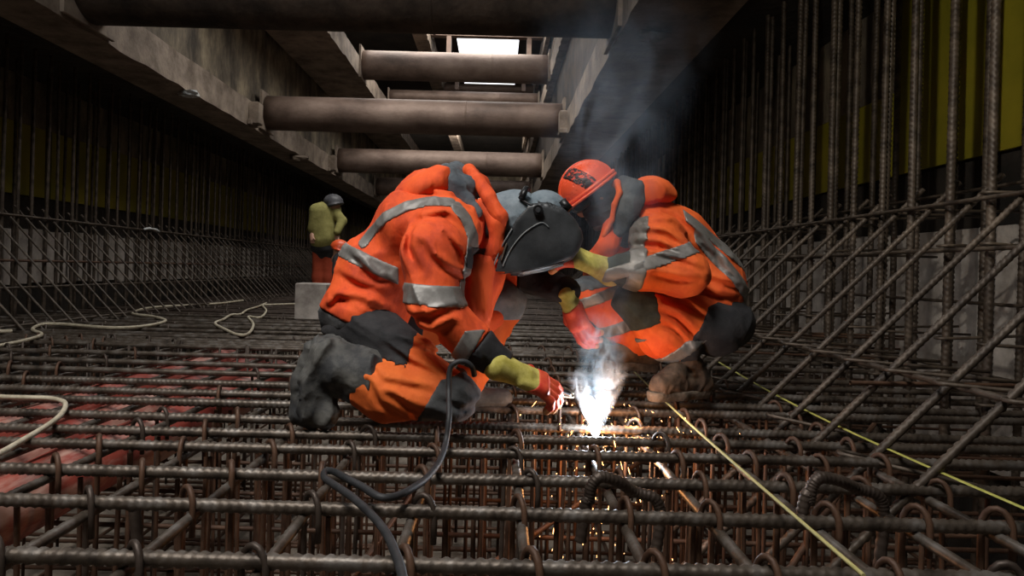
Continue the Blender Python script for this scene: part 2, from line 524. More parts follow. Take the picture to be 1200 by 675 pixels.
hooks = [hook_mesh('hook_a', 0.7), hook_mesh('hook_b', 0.35), hook_mesh('hook_c', 0.95, mm=M['rebar_dark']), hook_mesh('hook_d', 0.55, 1.06, 0.009)]
hook_short = hook_mesh('hook_short', 1.1, 0.42, 0.009)
n = 0
far_links = MB()
cand = []
for yy in CROSS_Y:
    for x in LONG_X:
        cand.append((yy, x))
cand = [c_ for c_ in cand if c_[0] < 5.3]
cand.sort(key=lambda c_: c_[0] + 0.35 * abs(c_[1]) * (c_[0] > 1.5))
for yy, x in cand:
    px = 582 + 800 * x / yy
    hid = -2.35 < x < -1.4
    if (abs(x - 0.385) < 0.12 and 2.3 < yy < 2.9) or (yy > 2.6 and rr.random() > 0.55) or n >= 240 or not (-60 < px < 1260) or (hid and yy < 5.3):
        far = True
    else:
        far = False
    if not far:
        o = place('tie_hook', rr.choice(hooks), (x + rr.uniform(-0.02, 0.03), yy, rr.uniform(-0.004, 0.006)), (1, rr.uniform(-.25, .25), rr.uniform(-.02, .02)), 0,
                  'rusty tie hook bent over a crossbar and reaching down into the mat', 'tie hooks over the crossbars', 'hook')
        n += 1
# extra plain uprights between the hooks
up_me = bar_mesh('upright', 1.04, 0.0075, 0.04, 1, 6, 0.0, m=M['rebar_rust'])
k = 0
for yy in CROSS_Y:
    if yy > 4.4: break
    for x in LONG_X:
        for dx in (0.085, 0.175):
            px = 582 + 800 * (x + dx) / yy
            if -40 < px < 1240 and not (-2.35 < x + dx < -1.4) and k < 130 and rr.random() < 0.5:
                place('upright_tie', up_me, (x + dx + rr.uniform(-.02, .02), yy + 0.03, -1.07), (rr.uniform(-.02, .02), rr.uniform(-.02, .02), 1), 0,
                      'thin rusty upright bar joining the mat to the lowest layer', 'upright bars under the mat')
                k += 1
for i in range(520):
    x = rr.uniform(-4.6, 2.6); yy = rr.uniform(4.5, 14)
    far_links.tube([(x, yy, -1.0), (x, yy, 0.028)], 0.009, 5)
tag(far_links.build('upright_bar_thicket', M['rebar_dark']), 'thicket of countless dark upright ties under the far part of the mat', 'rebar', kind='stuff')

# upright wall bars: a front and a rear row along each side
m_vert = bar_mesh('wall_bar_near', 4.1, 0.0185, 0.0075, 0.03, 10, 0.2, m=M['rebar_wall'])
m_vert_b = bar_mesh('wall_bar_mid', 4.1, 0.017, 0.03, 0.07, 8, 0.1, m=M['rebar_wall'])
m_vert_c = bar_mesh('wall_bar_far', 4.1, 0.017, 1.0, 1, 6, 0.0, m=M['rebar_dark'])
VX, VX2 = 2.29, 2.78
LVX, LVX2 = -5.0, -5.45
FRONT_Y = []
wb = []
GF = ('upright ribbed bar in the front row along the right wall', 'front row of wall bars on the right')
y = 3.17; i = 0
while y < 30:
    xx = VX + rr.uniform(-.012, .012)
    wb.append((y, xx, GF))
    if i % 2 == 1 or y > 7: wb.append((y + 0.045, xx + 0.035, GF))
    FRONT_Y.append(y)
    y += 0.30 + rr.uniform(-.02, .02); i += 1
y = 3.35
while y < 24:
    wb.append((y, VX2 + rr.uniform(-.02, .02), ('upright ribbed bar in the rear row close to the right wall', 'rear row of wall bars on the right')))
    y += 0.3 + rr.uniform(-.03, .03)
y = 5.2
while y < 34:
    wb.append((y, LVX + rr.uniform(-.01, .01), ('upright bar in the front row along the left wall', 'front row of wall bars on the left')))
    y += 0.235 + rr.uniform(-.012, .012)
y = 6.5
while y < 26:
    wb.append((y, LVX2, ('upright bar in the rear row close to the left wall', 'rear row of wall bars on the left')))
    y += 0.3 + rr.uniform(-.03, .03)
wb.sort(key=lambda w: w[0])
order = ['upright ribbed wall bar closest to the right edge of the picture', 'second upright front bar from the right edge', 'lapped twin bar right beside the second upright from the right edge',
         'third upright front bar from the right edge', 'fourth upright front bar from the right edge', 'lapped twin bar right beside the fourth upright from the right edge']
far_wall = MB()
nf = 0
for k, (y, x, (lab, grp)) in enumerate(wb):
    if k >= 285:
        far_wall.tube([(x, y, -1.15), (x, y, 2.9)], 0.016, 5); continue
    me = (m_vert if y < 6 else (m_vert_b if y < 11 else m_vert_c)) if x > 0 else (m_vert_b if y < 14 else m_vert_c)
    g = grp
    if grp == GF[1] and nf < len(order):
        lab = order[nf]; g = None; nf += 1
    place('wall_bar', me, (x, y, -1.15), (rr.uniform(-.006, .006), rr.uniform(-.006, .006), 1), rr.uniform(0, 6), lab, g)
tag(far_wall.build('wall_bar_rows', M['rebar_dark']), 'far ends of the rows of upright bars fading into the dark on both sides', 'rebar', kind='stuff')

# diagonal haunch bars
def haunch(x0, z0, x1, z1, ylist, side, fine_until, r):
    L = math.hypot(x1 - x0, z1 - z0)
    a = bar_mesh('haunch_fine', L, r, 0.007, 0.028, 10, 0.2, m=M['rebar_wall'])
    b = bar_mesh('haunch_plain', L, r * 0.8, 1.0, 1, 6, 0.0, m=M['rebar_wall'])
    for k_, y in enumerate(ylist):
        if side == 'right' and 1 <= k_ <= 7:
            place('diagonal_bar', a, (x0 + rr.uniform(-.02, .02), y + 0.05, z0), (x1 - x0, rr.uniform(-.015, .015), z1 - z0), rr.uniform(0, 6),
                  ('first', 'second', 'third', 'fourth', 'fifth', 'sixth', 'seventh')[k_ - 1] + ' sloping corner bar on the right, counted inward from the bottom right corner')
            continue
        place('diagonal_bar', a if y < fine_until else b, (x0 + rr.uniform(-.02, .02), y + 0.05, z0), (x1 - x0, rr.uniform(-.015, .015), z1 - z0), rr.uniform(0, 6),
              'steel bar sloping at an angle from the mat up to the %s wall' % side, 'sloping corner bars on the %s side' % side)


haunch(0.70, -0.58, 2.42, 1.14, [y for y in np.arange(1.98, 16, 0.31)], 'right', 5.0, 0.0135)
haunch(-3.75, -0.25, -5.10, 1.16, [y for y in np.arange(3.6, 20, 0.235)], 'left', 0, 0.0135)

# lengthwise bars along the walls
def rail(x, z, y0, L, r, label, group, me=None, dx=0.0, dz=0.0):
    me = me or bar_mesh('rail', L, r, 0.02 if y0 < 4 else 0.3, 0.06, 8, 0.1 if y0 < 4 else 0.0, fine=min(L, 5.0), m=M['rebar_wall'])
    return place('wall_rail', me, (x, y0, z), (dx, 1, dz), 0, label, group)


rail(2.25, 1.01, 2.2, 27, 0.011, 'long thin bar along the right wall at the top ends of the corner bars', None)
rail(2.25, 0.775, 2.2, 27, 0.011, 'long thin bar along the right wall just below the topmost one', None)
rail(1.585, 0.26, 2.0, 27, 0.0125, 'long bar lying across the sloping corner bars on the right', None)
rail(2.74, 0.5, 2.2, 27, 0.010, 'long rear bar low behind the upright bars on the right', 'rear long bars behind the right uprights')
rail(2.74, 0.1, 2.2, 27, 0.010, 'long rear bar low behind the upright bars on the right', 'rear long bars behind the right uprights')
rail(2.74, 1.15, 2.2, 27, 0.010, 'long rear bar low behind the upright bars on the right', 'rear long bars behind the right uprights')
rail(2.3, 0.1, 2.2, 27, 0.010, 'long bar low along the front uprights on the right', None)
rail(-4.96, 1.05, 3.5, 30, 0.013, 'long thin bar along the left wall at the top ends of the corner bars', None)
rail(-4.96, 0.585, 3.5, 30, 0.014, 'long reddish bar at mid height along the left wall', None).data.materials.clear()
for o in list(COL.objects):
    if o.name.startswith('wall_rail') and len(o.data.materials) == 0:
        o.data.materials.append(M['rebar_rust'])
rail(-4.4, 0.34, 3.5, 30, 0.012, 'long bar lying across the sloping corner bars on the left', None)
rail(-4.05, 0.04, 3.5, 30, 0.012, 'long bar at the foot of the left corner bars', None)

# short cross ties between the two rows on the right, hooked round the front bars
def cross_tie(name, Ld, r=0.008):
    pts = []
    for k in range(9):
        a = -math.pi * 0.5 + math.pi * 1.25 * k / 8
        pts.append((-0.028 - 0.03 * math.cos(a + math.pi / 2 * 0) , 0.03 * math.sin(a), 0))
    pts = [(-0.0, -0.03 - 0.0, 0)] and [(0.06 - 0.0, 0.03, 0.0)] + [(-0.03 * math.sin(math.pi * k / 8), 0.03 * math.cos(math.pi * k / 8), 0) for k in range(9)] + [(0.15, -0.03, 0), (Ld, -0.02, 0.004)]
    me = MB().tube(pts, r, 7).mesh(name); me.materials.append(M['rebar_wall'])
    return me


ct = cross_tie('cross_tie', 0.62)
for y in FRONT_Y:
    if y > 12: break
    for z in (1.02, 0.79, 0.33, 0.05, -0.25):
        if rr.random() < 0.8:
            place('cross_tie', ct, (VX - 0.01, y, z + rr.uniform(-.02, .02)), (1, rr.uniform(-.25, .25), rr.uniform(-.05, .05)), 0,
                  'short rusty tie hooked round a front upright on the right wall', 'hooked ties on the right wall', 'tie')
ct2 = cross_tie('haunch_tie', 0.5, 0.0075)
for i, y in enumerate(np.arange(2.03, 7, 0.31)):
    place('cross_tie', ct2, (1.53, y - 0.03, 0.275), (1, -0.35, -0.04), 0, 'rusty tie hooked over a sloping corner bar on the right', 'hooked ties on the sloping bars', 'tie')
    if i % 2: place('cross_tie', ct2, (1.22, y + 0.0, 0.02), (0.8, -0.5, -0.1), 0, 'rusty tie hooked over a sloping corner bar on the right', 'hooked ties on the sloping bars', 'tie')
# horizontal starter bars seen end-on low on the right
m_st = bar_mesh('starter', 1.9, 0.009, 0.03, 1, 6, 0.0, m=M['rebar_rust'])
for i in range(34):
    yy = 2.3 + i * 0.19 + rr.uniform(-.05, .05)
    place('starter_bar', m_st, (1.25 + rr.uniform(-.1, .3), yy, rr.choice((-0.18, -0.32, 0.12, 0.22))), (1, rr.uniform(-.08, .08), rr.uniform(-.02, .02)), 0,
          'thin rusty bar lying level through the right corner cage', 'level bars in the right corner cage')

# ------------------------------------------------------------------ red pipes under the mat
gp = 'red pipes under the mat'
for x, z, y0, y1, lab in ((-1.585, -0.20, 0.9, 5.0, 'red plastic pipe under the mat, nearest of the bundle to the middle'),
                          (-1.86, -0.19, 0.9, 5.3, 'red plastic pipe in the middle of the bundle under the mat'),
                          (-2.14, -0.17, 0.9, 5.5, 'red plastic pipe under the mat, outermost of the bundle on the left')):
    pts = [(x + 0.012 * math.sin(k * 0.9 + x * 5), y0 + (y1 - y0) * k / 30, z + 0.006 * math.sin(k * 0.7)) for k in range(31)]
    t = MB().tube(pts, 0.114 if x > -1.6 else 0.108, 28)
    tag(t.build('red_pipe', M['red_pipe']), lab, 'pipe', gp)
# concrete block
cb = MB().box((-0.17, -0.16, 0), (0.17, 0.16, 0.40), 0.012)
p = at(368, 371, 7.6)
b = cb.build('concrete_block', M['panel'], loc=(p.x, 7.6, 0.018))
tag(b, 'grey concrete block standing on the mat behind the kneeling welder', 'block')

# crumpled white rag caught on the left rail
pr = at(176, 268, 9.75)
rg = MB().tube(spline([(-4.96, 9.55, 1.05), (-4.955, 9.68, 1.075), (-4.95, 9.82, 1.07), (-4.94, 9.97, 1.045)], 5),
               [0.008, 0.02, 0.026, 0.03, 0.032, 0.034, 0.036, 0.034, 0.03, 0.034, 0.04, 0.042, 0.038, 0.034, 0.024, 0.01], 9, flat=0.55)
tag(rg.build('rag', M['white_rag']), 'crumpled white rag caught on the long bar along the left wall', 'rag')

# ================================================================== people: distance-field modelling
def pts3(P):
    return np.asarray([tuple(p) for p in P], dtype=np.float64)


def cap(a, b, ra, rb=None):
    a = np.array(a, float); b = np.array(b, float); rb = ra if rb is None else rb
    ab = b - a; L2 = float(ab @ ab) + 1e-12

    def f(p):
        t = np.clip(((p - a) @ ab) / L2, 0, 1)
        d = p - a - t[..., None] * ab
        return np.sqrt((d * d).sum(-1)) - (ra + (rb - ra) * t)
    f.lo = np.minimum(a - ra, b - rb); f.hi = np.maximum(a + ra, b + rb)
    return f


def frame(xdir, up=(0, 0, 1)):
    x = Vector(xdir).normalized(); u = Vector(up)
    y = u.cross(x)
    if y.length < 1e-3: y = Vector((0, 1, 0)).cross(x)
    y.normalize(); z = x.cross(y)
    return np.array([tuple(x), tuple(y), tuple(z)])   # rows: local axes in the world


def ell(c, r, R=None):
    c = np.array(c, float); r = np.array(r, float); R = np.eye(3) if R is None else R

    def f(p):
        q = (p - c) @ R.T
        k0 = np.sqrt(((q / r) ** 2).sum(-1)); k1 = np.sqrt(((q / (r * r)) ** 2).sum(-1)) + 1e-9
        return k0 * (k0 - 1) / k1
    m = float(r.max()); f.lo = c - m; f.hi = c + m
    return f


def rbox(c, h, R=None, rad=0.01):
    c = np.array(c, float); h = np.array(h, float) - rad; R = np.eye(3) if R is None else R

    def f(p):
        q = np.abs((p - c) @ R.T) - h
        return np.sqrt((np.maximum(q, 0) ** 2).sum(-1)) + np.minimum(q.max(-1), 0) - rad
    m = float(np.linalg.norm(h)) + rad; f.lo = c - m; f.hi = c + m
    return f


def torus(c, n, R0, r0, squash=1.0):
    c = np.array(c, float); Fm = frame(n)

    def f(p):
        q = (p - c) @ Fm.T
        rad = np.sqrt(q[..., 1] ** 2 + (q[..., 2] / squash) ** 2) - R0
        return np.sqrt(rad ** 2 + q[..., 0] ** 2) - r0
    f.lo = c - (R0 * max(1, squash) + r0); f.hi = c + (R0 * max(1, squash) + r0)
    return f


def chain(pts, rads):
    return [cap(pts[i], pts[i + 1], rads[i], rads[i + 1]) for i in range(len(pts) - 1)]


def U(fs, k=0.03):
    fs = list(fs)

    def f(p):
        d = fs[0](p)
        for g in fs[1:]:
            e = g(p)
            h = np.clip(0.5 + 0.5 * (e - d) / k, 0, 1)
            d = e * (1 - h) + d * h - k * h * (1 - h)
        return d
    f.lo = np.min([g.lo for g in fs], 0); f.hi = np.max([g.hi for g in fs], 0)
    return f


def half(p0, n):
    """negative on the side the normal points away from"""
    p0 = np.array(p0, float); n = np.array(n, float); n = n / np.linalg.norm(n)

    def f(p): return (p - p0) @ n
    f.lo = np.full(3, -1e9); f.hi = np.full(3, 1e9)
    return f


def slab(p0, n, w):
    g = half(p0, n)

    def f(p): return np.abs(g(p)) - w / 2
    f.lo = g.lo; f.hi = g.hi
    return f


def I(*fs):
    def f(p):
        d = fs[0](p)
        for g in fs[1:]: d = np.maximum(d, g(p))
        return d
    f.lo = np.max([g.lo for g in fs], 0); f.hi = np.min([g.hi for g in fs], 0)
    return f


def neg(g):
    def f(p): return -g(p)
    f.lo = np.full(3, -1e9); f.hi = np.full(3, 1e9)
    return f


def off(g, d):
    def f(p): return g(p) - d
    f.lo = g.lo - abs(d); f.hi = g.hi + abs(d)
    return f


def band(g, cuts, th=0.004):
    """thin raised strip on the surface g where every cut is negative"""
    return I(off(g, th), *cuts)


_tab = np.random.RandomState(5).rand(32, 32, 32)


def vnoise(p):
    i = np.floor(p).astype(np.int64); f = p - i
    f = f * f * (3 - 2 * f)
    out = 0
    for a in (0, 1):
        for b in (0, 1):
            for c in (0, 1):
                w = (f[..., 0] if a else 1 - f[..., 0]) * (f[..., 1] if b else 1 - f[..., 1]) * (f[..., 2] if c else 1 - f[..., 2])
                out = out + w * _tab[(i[..., 0] + a) & 31, (i[..., 1] + b) & 31, (i[..., 2] + c) & 31]
    return out


def cloth(g, amp=0.012, along=(1, 0, 0.3), scale=9.0, seed=0, stretch=0.35):
    """adds soft folds (ridged noise drawn out along a direction) to the field g"""
    Fm = frame(along)

    def f(p):
        d = g(p)
        near = np.abs(d) < 0.06
        q = p[near] @ Fm.T * scale
        q[..., 0] *= stretch
        w = vnoise(q * 0.6 + 7.7 + seed)
        q = q + (w[..., None] - 0.5) * 1.6
        n1 = 1 - np.abs(2 * vnoise(q + seed * 3.1) - 1)
        n2 = 1 - np.abs(2 * vnoise(q * 2.1 + 11.3 + seed) - 1)
        d = d.copy()
        d[near] -= amp * 1.5 * (n1 ** 3.0 - 0.28) + amp * 0.75 * (n2 ** 2.4 - 0.3)
        return d
    f.lo = g.lo - amp; f.hi = g.hi + amp
    return f


def sdf_mesh(name, f, h=0.009, lo=None, hi=None):
    lo = np.array(f.lo if lo is None else lo, float) - 2.5 * h
    hi = np.array(f.hi if hi is None else hi, float) + 2.5 * h
    n = np.maximum(np.ceil((hi - lo) / h).astype(int) + 1, 4)
    ax = [lo[i] + h * np.arange(n[i]) for i in range(3)]
    F = np.empty(n, dtype=np.float32)
    Y, Z = np.meshgrid(ax[1], ax[2], indexing='ij')
    step = max(1, int(400000 / (n[1] * n[2])))
    for i in range(0, n[0], step):
        xs = ax[0][i:i + step]
        P = np.empty((len(xs), n[1], n[2], 3))
        P[..., 0] = xs[:, None, None]; P[..., 1] = Y[None]; P[..., 2] = Z[None]
        F[i:i + step] = f(P)
    B = F < 0
    cx = n - 1
    acc = np.zeros((*cx, 3), np.float32); cnt = np.zeros(cx, np.float32)
    sl = lambda o, a: slice(o, o + cx[a])
    for axis in range(3):
        for da in (0, 1):
            for db in (0, 1):
                o = [0, 0, 0]; oth = [i for i in range(3) if i != axis]
                o[oth[0]] = da; o[oth[1]] = db
                o2 = list(o); o2[axis] = 1
                A = F[sl(o[0], 0), sl(o[1], 1), sl(o[2], 2)]; C = F[sl(o2[0], 0), sl(o2[1], 1), sl(o2[2], 2)]
                cr_ = (A < 0) != (C < 0)
                t = np.where(cr_, A / np.where(cr_, A - C, 1), 0)
                for q in range(3):
                    if q == axis: acc[..., q] += np.where(cr_, t, 0)
                    else: acc[..., q] += np.where(cr_, o[q], 0)
                cnt += cr_
    act = cnt > 0
    idx = -np.ones(cx, np.int64); idx[act] = np.arange(act.sum())
    I3 = np.argwhere(act)
    V = lo + h * (I3 + acc[act] / cnt[act][:, None])
    faces = []
    for axis in range(3):
        b, c = [(1, 2), (2, 0), (0, 1)][axis]
        s0 = [slice(1, n[i] - 1) for i in range(3)]; s0[axis] = slice(0, n[axis] - 1)
        s1 = list(s0); s1[axis] = slice(1, n[axis])
        A = B[tuple(s0)]; C = B[tuple(s1)]
        for sgn in (0, 1):
            m_ = (A & ~C) if sgn == 0 else (~A & C)
            e = np.argwhere(m_)
            if len(e) == 0: continue
            for q in range(3):
                if q != axis: e[:, q] += 1
            def g(db, dc):
                w = e.copy(); w[:, b] -= db; w[:, c] -= dc
                return idx[w[:, 0], w[:, 1], w[:, 2]]
            quad = np.stack([g(1, 1), g(0, 1), g(0, 0), g(1, 0)], -1)
            faces.append(quad if sgn == 0 else quad[:, ::-1])
    Fq = np.concatenate(faces)
    return mesh_np(name, V, Fq)


def part(name, f, m, parent, h=0.009, label=None, smooth=1):
    me = sdf_mesh(name, f, h)
    o = link_mesh(name, me, m, parent)
    if smooth:
        md = o.modifiers.new('smooth', 'SMOOTH'); md.factor = 0.5; md.iterations = smooth
    if label: o['label'] = label
    return o


def path_xz(pts, Y, w, y_max=None):
    """strip following a line seen from the side, limited to the near side"""
    P = np.array([[at(a, b, Y).x, at(a, b, Y).z] for a, b in pts])

    def f(p):
        q = p[..., [0, 2]]; d = None
        for i in range(len(P) - 1):
            a, b = P[i], P[i + 1]; e = b - a; v = q - a
            t = np.clip((v @ e) / (e @ e), 0, 1)
            g = ((v - t[..., None] * e) ** 2).sum(-1)
            d = g if d is None else np.minimum(d, g)
        d = np.sqrt(d) - w / 2
        return d if y_max is None else np.maximum(d, p[..., 1] - y_max)
    f.lo = np.array([P[:, 0].min() - w, -1e9, P[:, 1].min() - w]); f.hi = np.array([P[:, 0].max() + w, 1e9, P[:, 1].max() + w])
    return f


def creased(g, lines, Y, depth=0.018, w=0.013, y_max=None):
    """presses fold lines seen from the side into the cloth, each with a raised lip"""
    L_ = [np.array([[at(a, b, Y).x, at(a, b, Y).z] for a, b in ln]) for ln in lines]

    def f(p):
        d = g(p)
        m_ = (np.abs(d) < 0.05) if y_max is None else ((np.abs(d) < 0.05) & (p[..., 1] < y_max))
        q = p[m_][:, [0, 2]]; add = np.zeros(len(q))
        for P in L_:
            best = np.full(len(q), 1e9); sgn = np.ones(len(q)); tt = np.zeros(len(q)); n_ = len(P) - 1
            for i in range(n_):
                a, b = P[i], P[i + 1]; e = b - a; v = q - a
                t = np.clip((v @ e) / (e @ e), 0, 1)
                r = v - t[:, None] * e
                dd = np.sqrt((r ** 2).sum(-1)); c = dd < best
                best = np.where(c, dd, best); sgn = np.where(c, np.sign(e[0] * r[:, 1] - e[1] * r[:, 0]), sgn); tt = np.where(c, (i + t) / n_, tt)
            env = np.sin(np.pi * np.clip(0.12 + 0.76 * tt, 0, 1)) 
            s_ = best * sgn / w
            add += env * depth * (np.exp(-s_ ** 2) - 0.75 * np.exp(-((s_ - 2.1) / 1.1) ** 2))
        d = d.copy(); d[m_] += add
        return d
    f.lo = g.lo - depth; f.hi = g.hi + depth
    return f


# ---- cloth materials
M['orange'] = mat('hi_vis_orange', (0.52, 0.050, 0.012), (0.84, 0.115, 0.018), 7, 0.82, 0, 0.008, 20, c3=(0.76, 0.088, 0.014), stretch=(1, 1, 0.6))
M['orange_pale'] = mat('work_trouser_orange', (0.62, 0.095, 0.012), (0.78, 0.155, 0.02), 6, 0.82, 0, 0.008, 20, stretch=(1, 1, 0.6))
M['orange_b'] = mat('hi_vis_orange_worn', (0.66, 0.075, 0.012), (0.88, 0.15, 0.02), 6, 0.82, 0, 0.008, 20, stretch=(1, 1, 0.6))
M['tape'] = mat('reflective_tape', (0.15, 0.14, 0.13), (0.26, 0.25, 0.235), 14, 0.5, 0.25, 0.001, 60)
M['black_cloth'] = mat('black_cloth', (0.010, 0.010, 0.012), (0.030, 0.029, 0.031), 12, 0.85, 0, 0.002, 70)
M['grey_cloth'] = mat('dusty_grey_cloth', (0.030, 0.031, 0.034), (0.085, 0.088, 0.09), 9, 0.9, 0, 0.0025, 60)
M['lining'] = mat('blue_grey_lining', (0.045, 0.055, 0.068), (0.13, 0.15, 0.165), 10, 0.9, 0, 0.004, 35)
M['boot_grey'] = mat('dusty_rubber', (0.028, 0.029, 0.031), (0.15, 0.145, 0.13), 9, 0.75, 0, 0.006, 22, contrast=(0.38, 0.72))
M['boot_brown'] = mat('muddy_leather', (0.028, 0.017, 0.010), (0.14, 0.088, 0.055), 14, 0.8, 0, 0.004, 40)
M['sole'] = mat('muddy_sole', (0.06, 0.045, 0.032), (0.17, 0.13, 0.095), 20, 0.9, 0, 0.004, 50)
M['glove'] = mat('yellow_knit_glove', (0.42, 0.36, 0.06), (0.62, 0.55, 0.15), 30, 0.85, 0, 0.001, 200)
M['coating'] = mat('red_glove_coating', (0.62, 0.045, 0.025), (0.74, 0.12, 0.05), 20, 0.5, 0, 0.001, 90)
M['tips'] = mat('worn_orange_fingertips', (0.60, 0.22, 0.07), (0.62, 0.34, 0.16), 30, 0.6)
M['skin'] = mat('skin', (0.42, 0.22, 0.15), (0.52, 0.30, 0.21), 20, 0.55)
M['mask'] = mat('dusty_mask_shell', (0.020, 0.022, 0.024), (0.085, 0.09, 0.095), 5, 0.38, 0, 0.0006, 90, contrast=(0.4, 0.8))
M['mask_trim'] = mat('black_mask_trim', (0.008, 0.008, 0.009), None, rough=0.4)
M['mask_edge'] = mat('worn_light_edge', (0.12, 0.13, 0.135), (0.25, 0.26, 0.26), 20, 0.5)
M['cap'] = mat('blue_grey_cap', (0.12, 0.16, 0.19), (0.24, 0.28, 0.31), 12, 0.85, 0, 0.003, 50)
M['helmet'] = mat('orange_hard_hat', (0.86, 0.085, 0.022), (0.93, 0.14, 0.04), 5, 0.38, 0, 0.0005, 60)
M['cuff_green'] = mat('green_black_cloth', (0.018, 0.022, 0.018), (0.065, 0.070, 0.055), 9, 0.9, 0, 0.004, 30)
M['metal'] = mat('brass_steel', (0.07, 0.055, 0.03), (0.15, 0.12, 0.07), 20, 0.7, 0.1)
M['cable'] = mat('dark_rubber_cable', (0.012, 0.013, 0.015), (0.035, 0.035, 0.038), 20, 0.6, 0, 0.0005, 120)
M['glass_dark'] = mat('dark_glass', (0.02, 0.04, 0.045), None, rough=0.12)
M['yg_cloth'] = mat('yellow_green_cloth', (0.22, 0.20, 0.055), (0.36, 0.33, 0.11), 9, 0.85, 0, 0.004, 30)
M['dark_hat'] = mat('dark_grey_hat', (0.05, 0.05, 0.06), (0.11, 0.11, 0.12), 9, 0.5)


def glove_hand(parent, wrist, direction, back, tag_, curls=(0.6, 0.7, 0.75, 0.8), thumb=0.5, side=1, s=1.0,
               palm_m=None, cuff_len=0.085, spread=1.0, red_from=0.045, red_palm_only=False):
    """gloved hand: cuff, palm, four fingers bent at their joints and a thumb from the side of the palm"""
    w = Vector(wrist); d = Vector(direction).normalized(); b = Vector(back); b = (b - d * b.dot(d)).normalized()
    lat = d.cross(b) * side          # towards the thumb side
    s_ = s
    palm = [rbox(w + d * 0.055 * s_, (0.05 * s_, 0.042 * s_, 0.019 * s_), np.array([tuple(d), tuple(lat), tuple(b)]), 0.017 * s_),
            cap(w - d * 0.01 * s_, w + d * 0.03 * s_, 0.031 * s_, 0.030 * s_)]
    fingers = []; tipf = []
    lens = ((0.046, 0.028, 0.022), (0.050, 0.031, 0.023), (0.046, 0.029, 0.022), (0.036, 0.022, 0.02))
    for i in range(4):
        o_ = (0.030 - 0.0205 * i) * s_
        base = w + d * (0.098 - 0.004 * abs(i - 1)) * s_ + lat * o_
        a = curls[i] * 0.75
        dirv = (d + lat * (0.10 - 0.075 * i) * spread).normalized()
        p = base
        ch = [p - dirv * 0.012 * s_]
        ang = 0
        for j, Lf in enumerate(lens[i]):
            ang += a * (0.8 if j == 0 else 1.0)
            v = dirv * math.cos(ang) - b * math.sin(ang)
            p = p + v * Lf * s_
            ch.append(p)
        rads = [0.0118 * s_, 0.0115 * s_, 0.0105 * s_, 0.0092 * s_]
        fingers.append(U(chain([tuple(q) for q in ch], rads), 0.004))
        tipf.append(cap(ch[-1] - (ch[-1] - ch[-2]) * 0.5, ch[-1], 0.0115 * s_, 0.0102 * s_))
    tb = w + d * 0.028 * s_ + lat * 0.034 * s_ - b * 0.006 * s_
    td = (d * 0.75 + lat * 0.75 - b * thumb).normalized()
    t1 = tb + td * 0.044 * s_
    td2 = (d * 0.95 + lat * 0.15 - b * (thumb + 0.25)).normalized()
    t2 = t1 + td2 * 0.038 * s_
    thumbf = U(chain([tuple(tb), tuple(t1), tuple(t2)], [0.0155 * s_, 0.0135 * s_, 0.011 * s_]), 0.004)
    hand = U([U(palm, 0.012)] + fingers + [thumbf], 0.005)
    cuff = U([cap(w - d * cuff_len * s_, w, 0.043 * s_, 0.032 * s_)], 0.01)
    whole = U([hand, cuff], 0.012)
    hnd = part('glove', whole, M['glove'], parent, 0.0042, None)
    cut = [half(w + d * red_from * s_ - b * 0.004 * s_, -d * 0.55 + b * 1.0 if not red_palm_only else b)]
    cut = [half(w + d * red_from * s_, -d * 1.0 + b * 0.8)]
    part('glove_coating', band(hand, cut, 0.0018), palm_m or M['coating'], hnd, 0.0042, None)
    for tf in tipf:
        part('fingertip', off(tf, 0.0012), M['tips'], hnd, 0.0045)
    return w, d, lat, b


# ------------------------------------------------------------------ kneeling welder (left)
pa = at(450, 490, 2.75)
A = empty('person', (pa.x, 2.75, 0.02), 'person in orange hi-vis jacket kneeling and welding under a dark welding mask', 'person')
hipN, hipF = at(432, 388, 2.68), at(445, 385, 2.92)
kneeN = at(530, 464, 2.52)
ankN = at(398, 440, 2.52)
kneeF = at(588, 354, 3.02)
footF = at(548, 452, 3.0)
pel = at(428, 368, 2.80); mid = at(448, 322, 2.80); chest = at(503, 284, 2.80); upb = at(535, 262, 2.80)
shN, shF = at(528, 272, 2.60), at(545, 262, 3.02)
elN = at(508, 360, 2.45); wrN = at(592, 428, 2.47)
elF = at(622, 322, 3.02); wrF = at(664, 343, 2.90)

# trousers (drawn first: legs)
tr_near = U([cap(hipN, kneeN, 0.115, 0.083)], 0.04)
shin_near = U([cap(kneeN, at(455, 458, 2.52), 0.083, 0.098), cap(at(455, 458, 2.52), ankN, 0.098, 0.07)], 0.04)
seat = ell(at(428, 388, 2.8), (0.16, 0.20, 0.12))
tr_far = U([cap(hipF, kneeF, 0.12, 0.098), cap(kneeF, footF, 0.09, 0.06)], 0.03)
legsA = U([tr_near, shin_near, seat, tr_far], 0.025)
legsA_c = creased(cloth(legsA, 0.010, (1, 0, -0.45), 9, 2, 0.3), [[(428, 424), (450, 446), (478, 452), (506, 458)], [(446, 408), (480, 428), (512, 442)], [(462, 402), (500, 416), (538, 436)],
    [(434, 446), (446, 470), (470, 487)], [(520, 468), (545, 480), (562, 474)], [(462, 462), (480, 476), (500, 484)]], 2.47, 0.014, 0.012, 2.72)
cutx = at(424, 450, 2.52)
shaft_cut = half(cutx, (-1, 0, 0.15))
far_cut = half(at(572, 395, 3.0), (0.2, 0, -1))
part('trousers', I(legsA_c, neg(half(at(415, 450, 2.52), (1, 0, -0.1)))), M['orange_pale'], A, 0.0085)
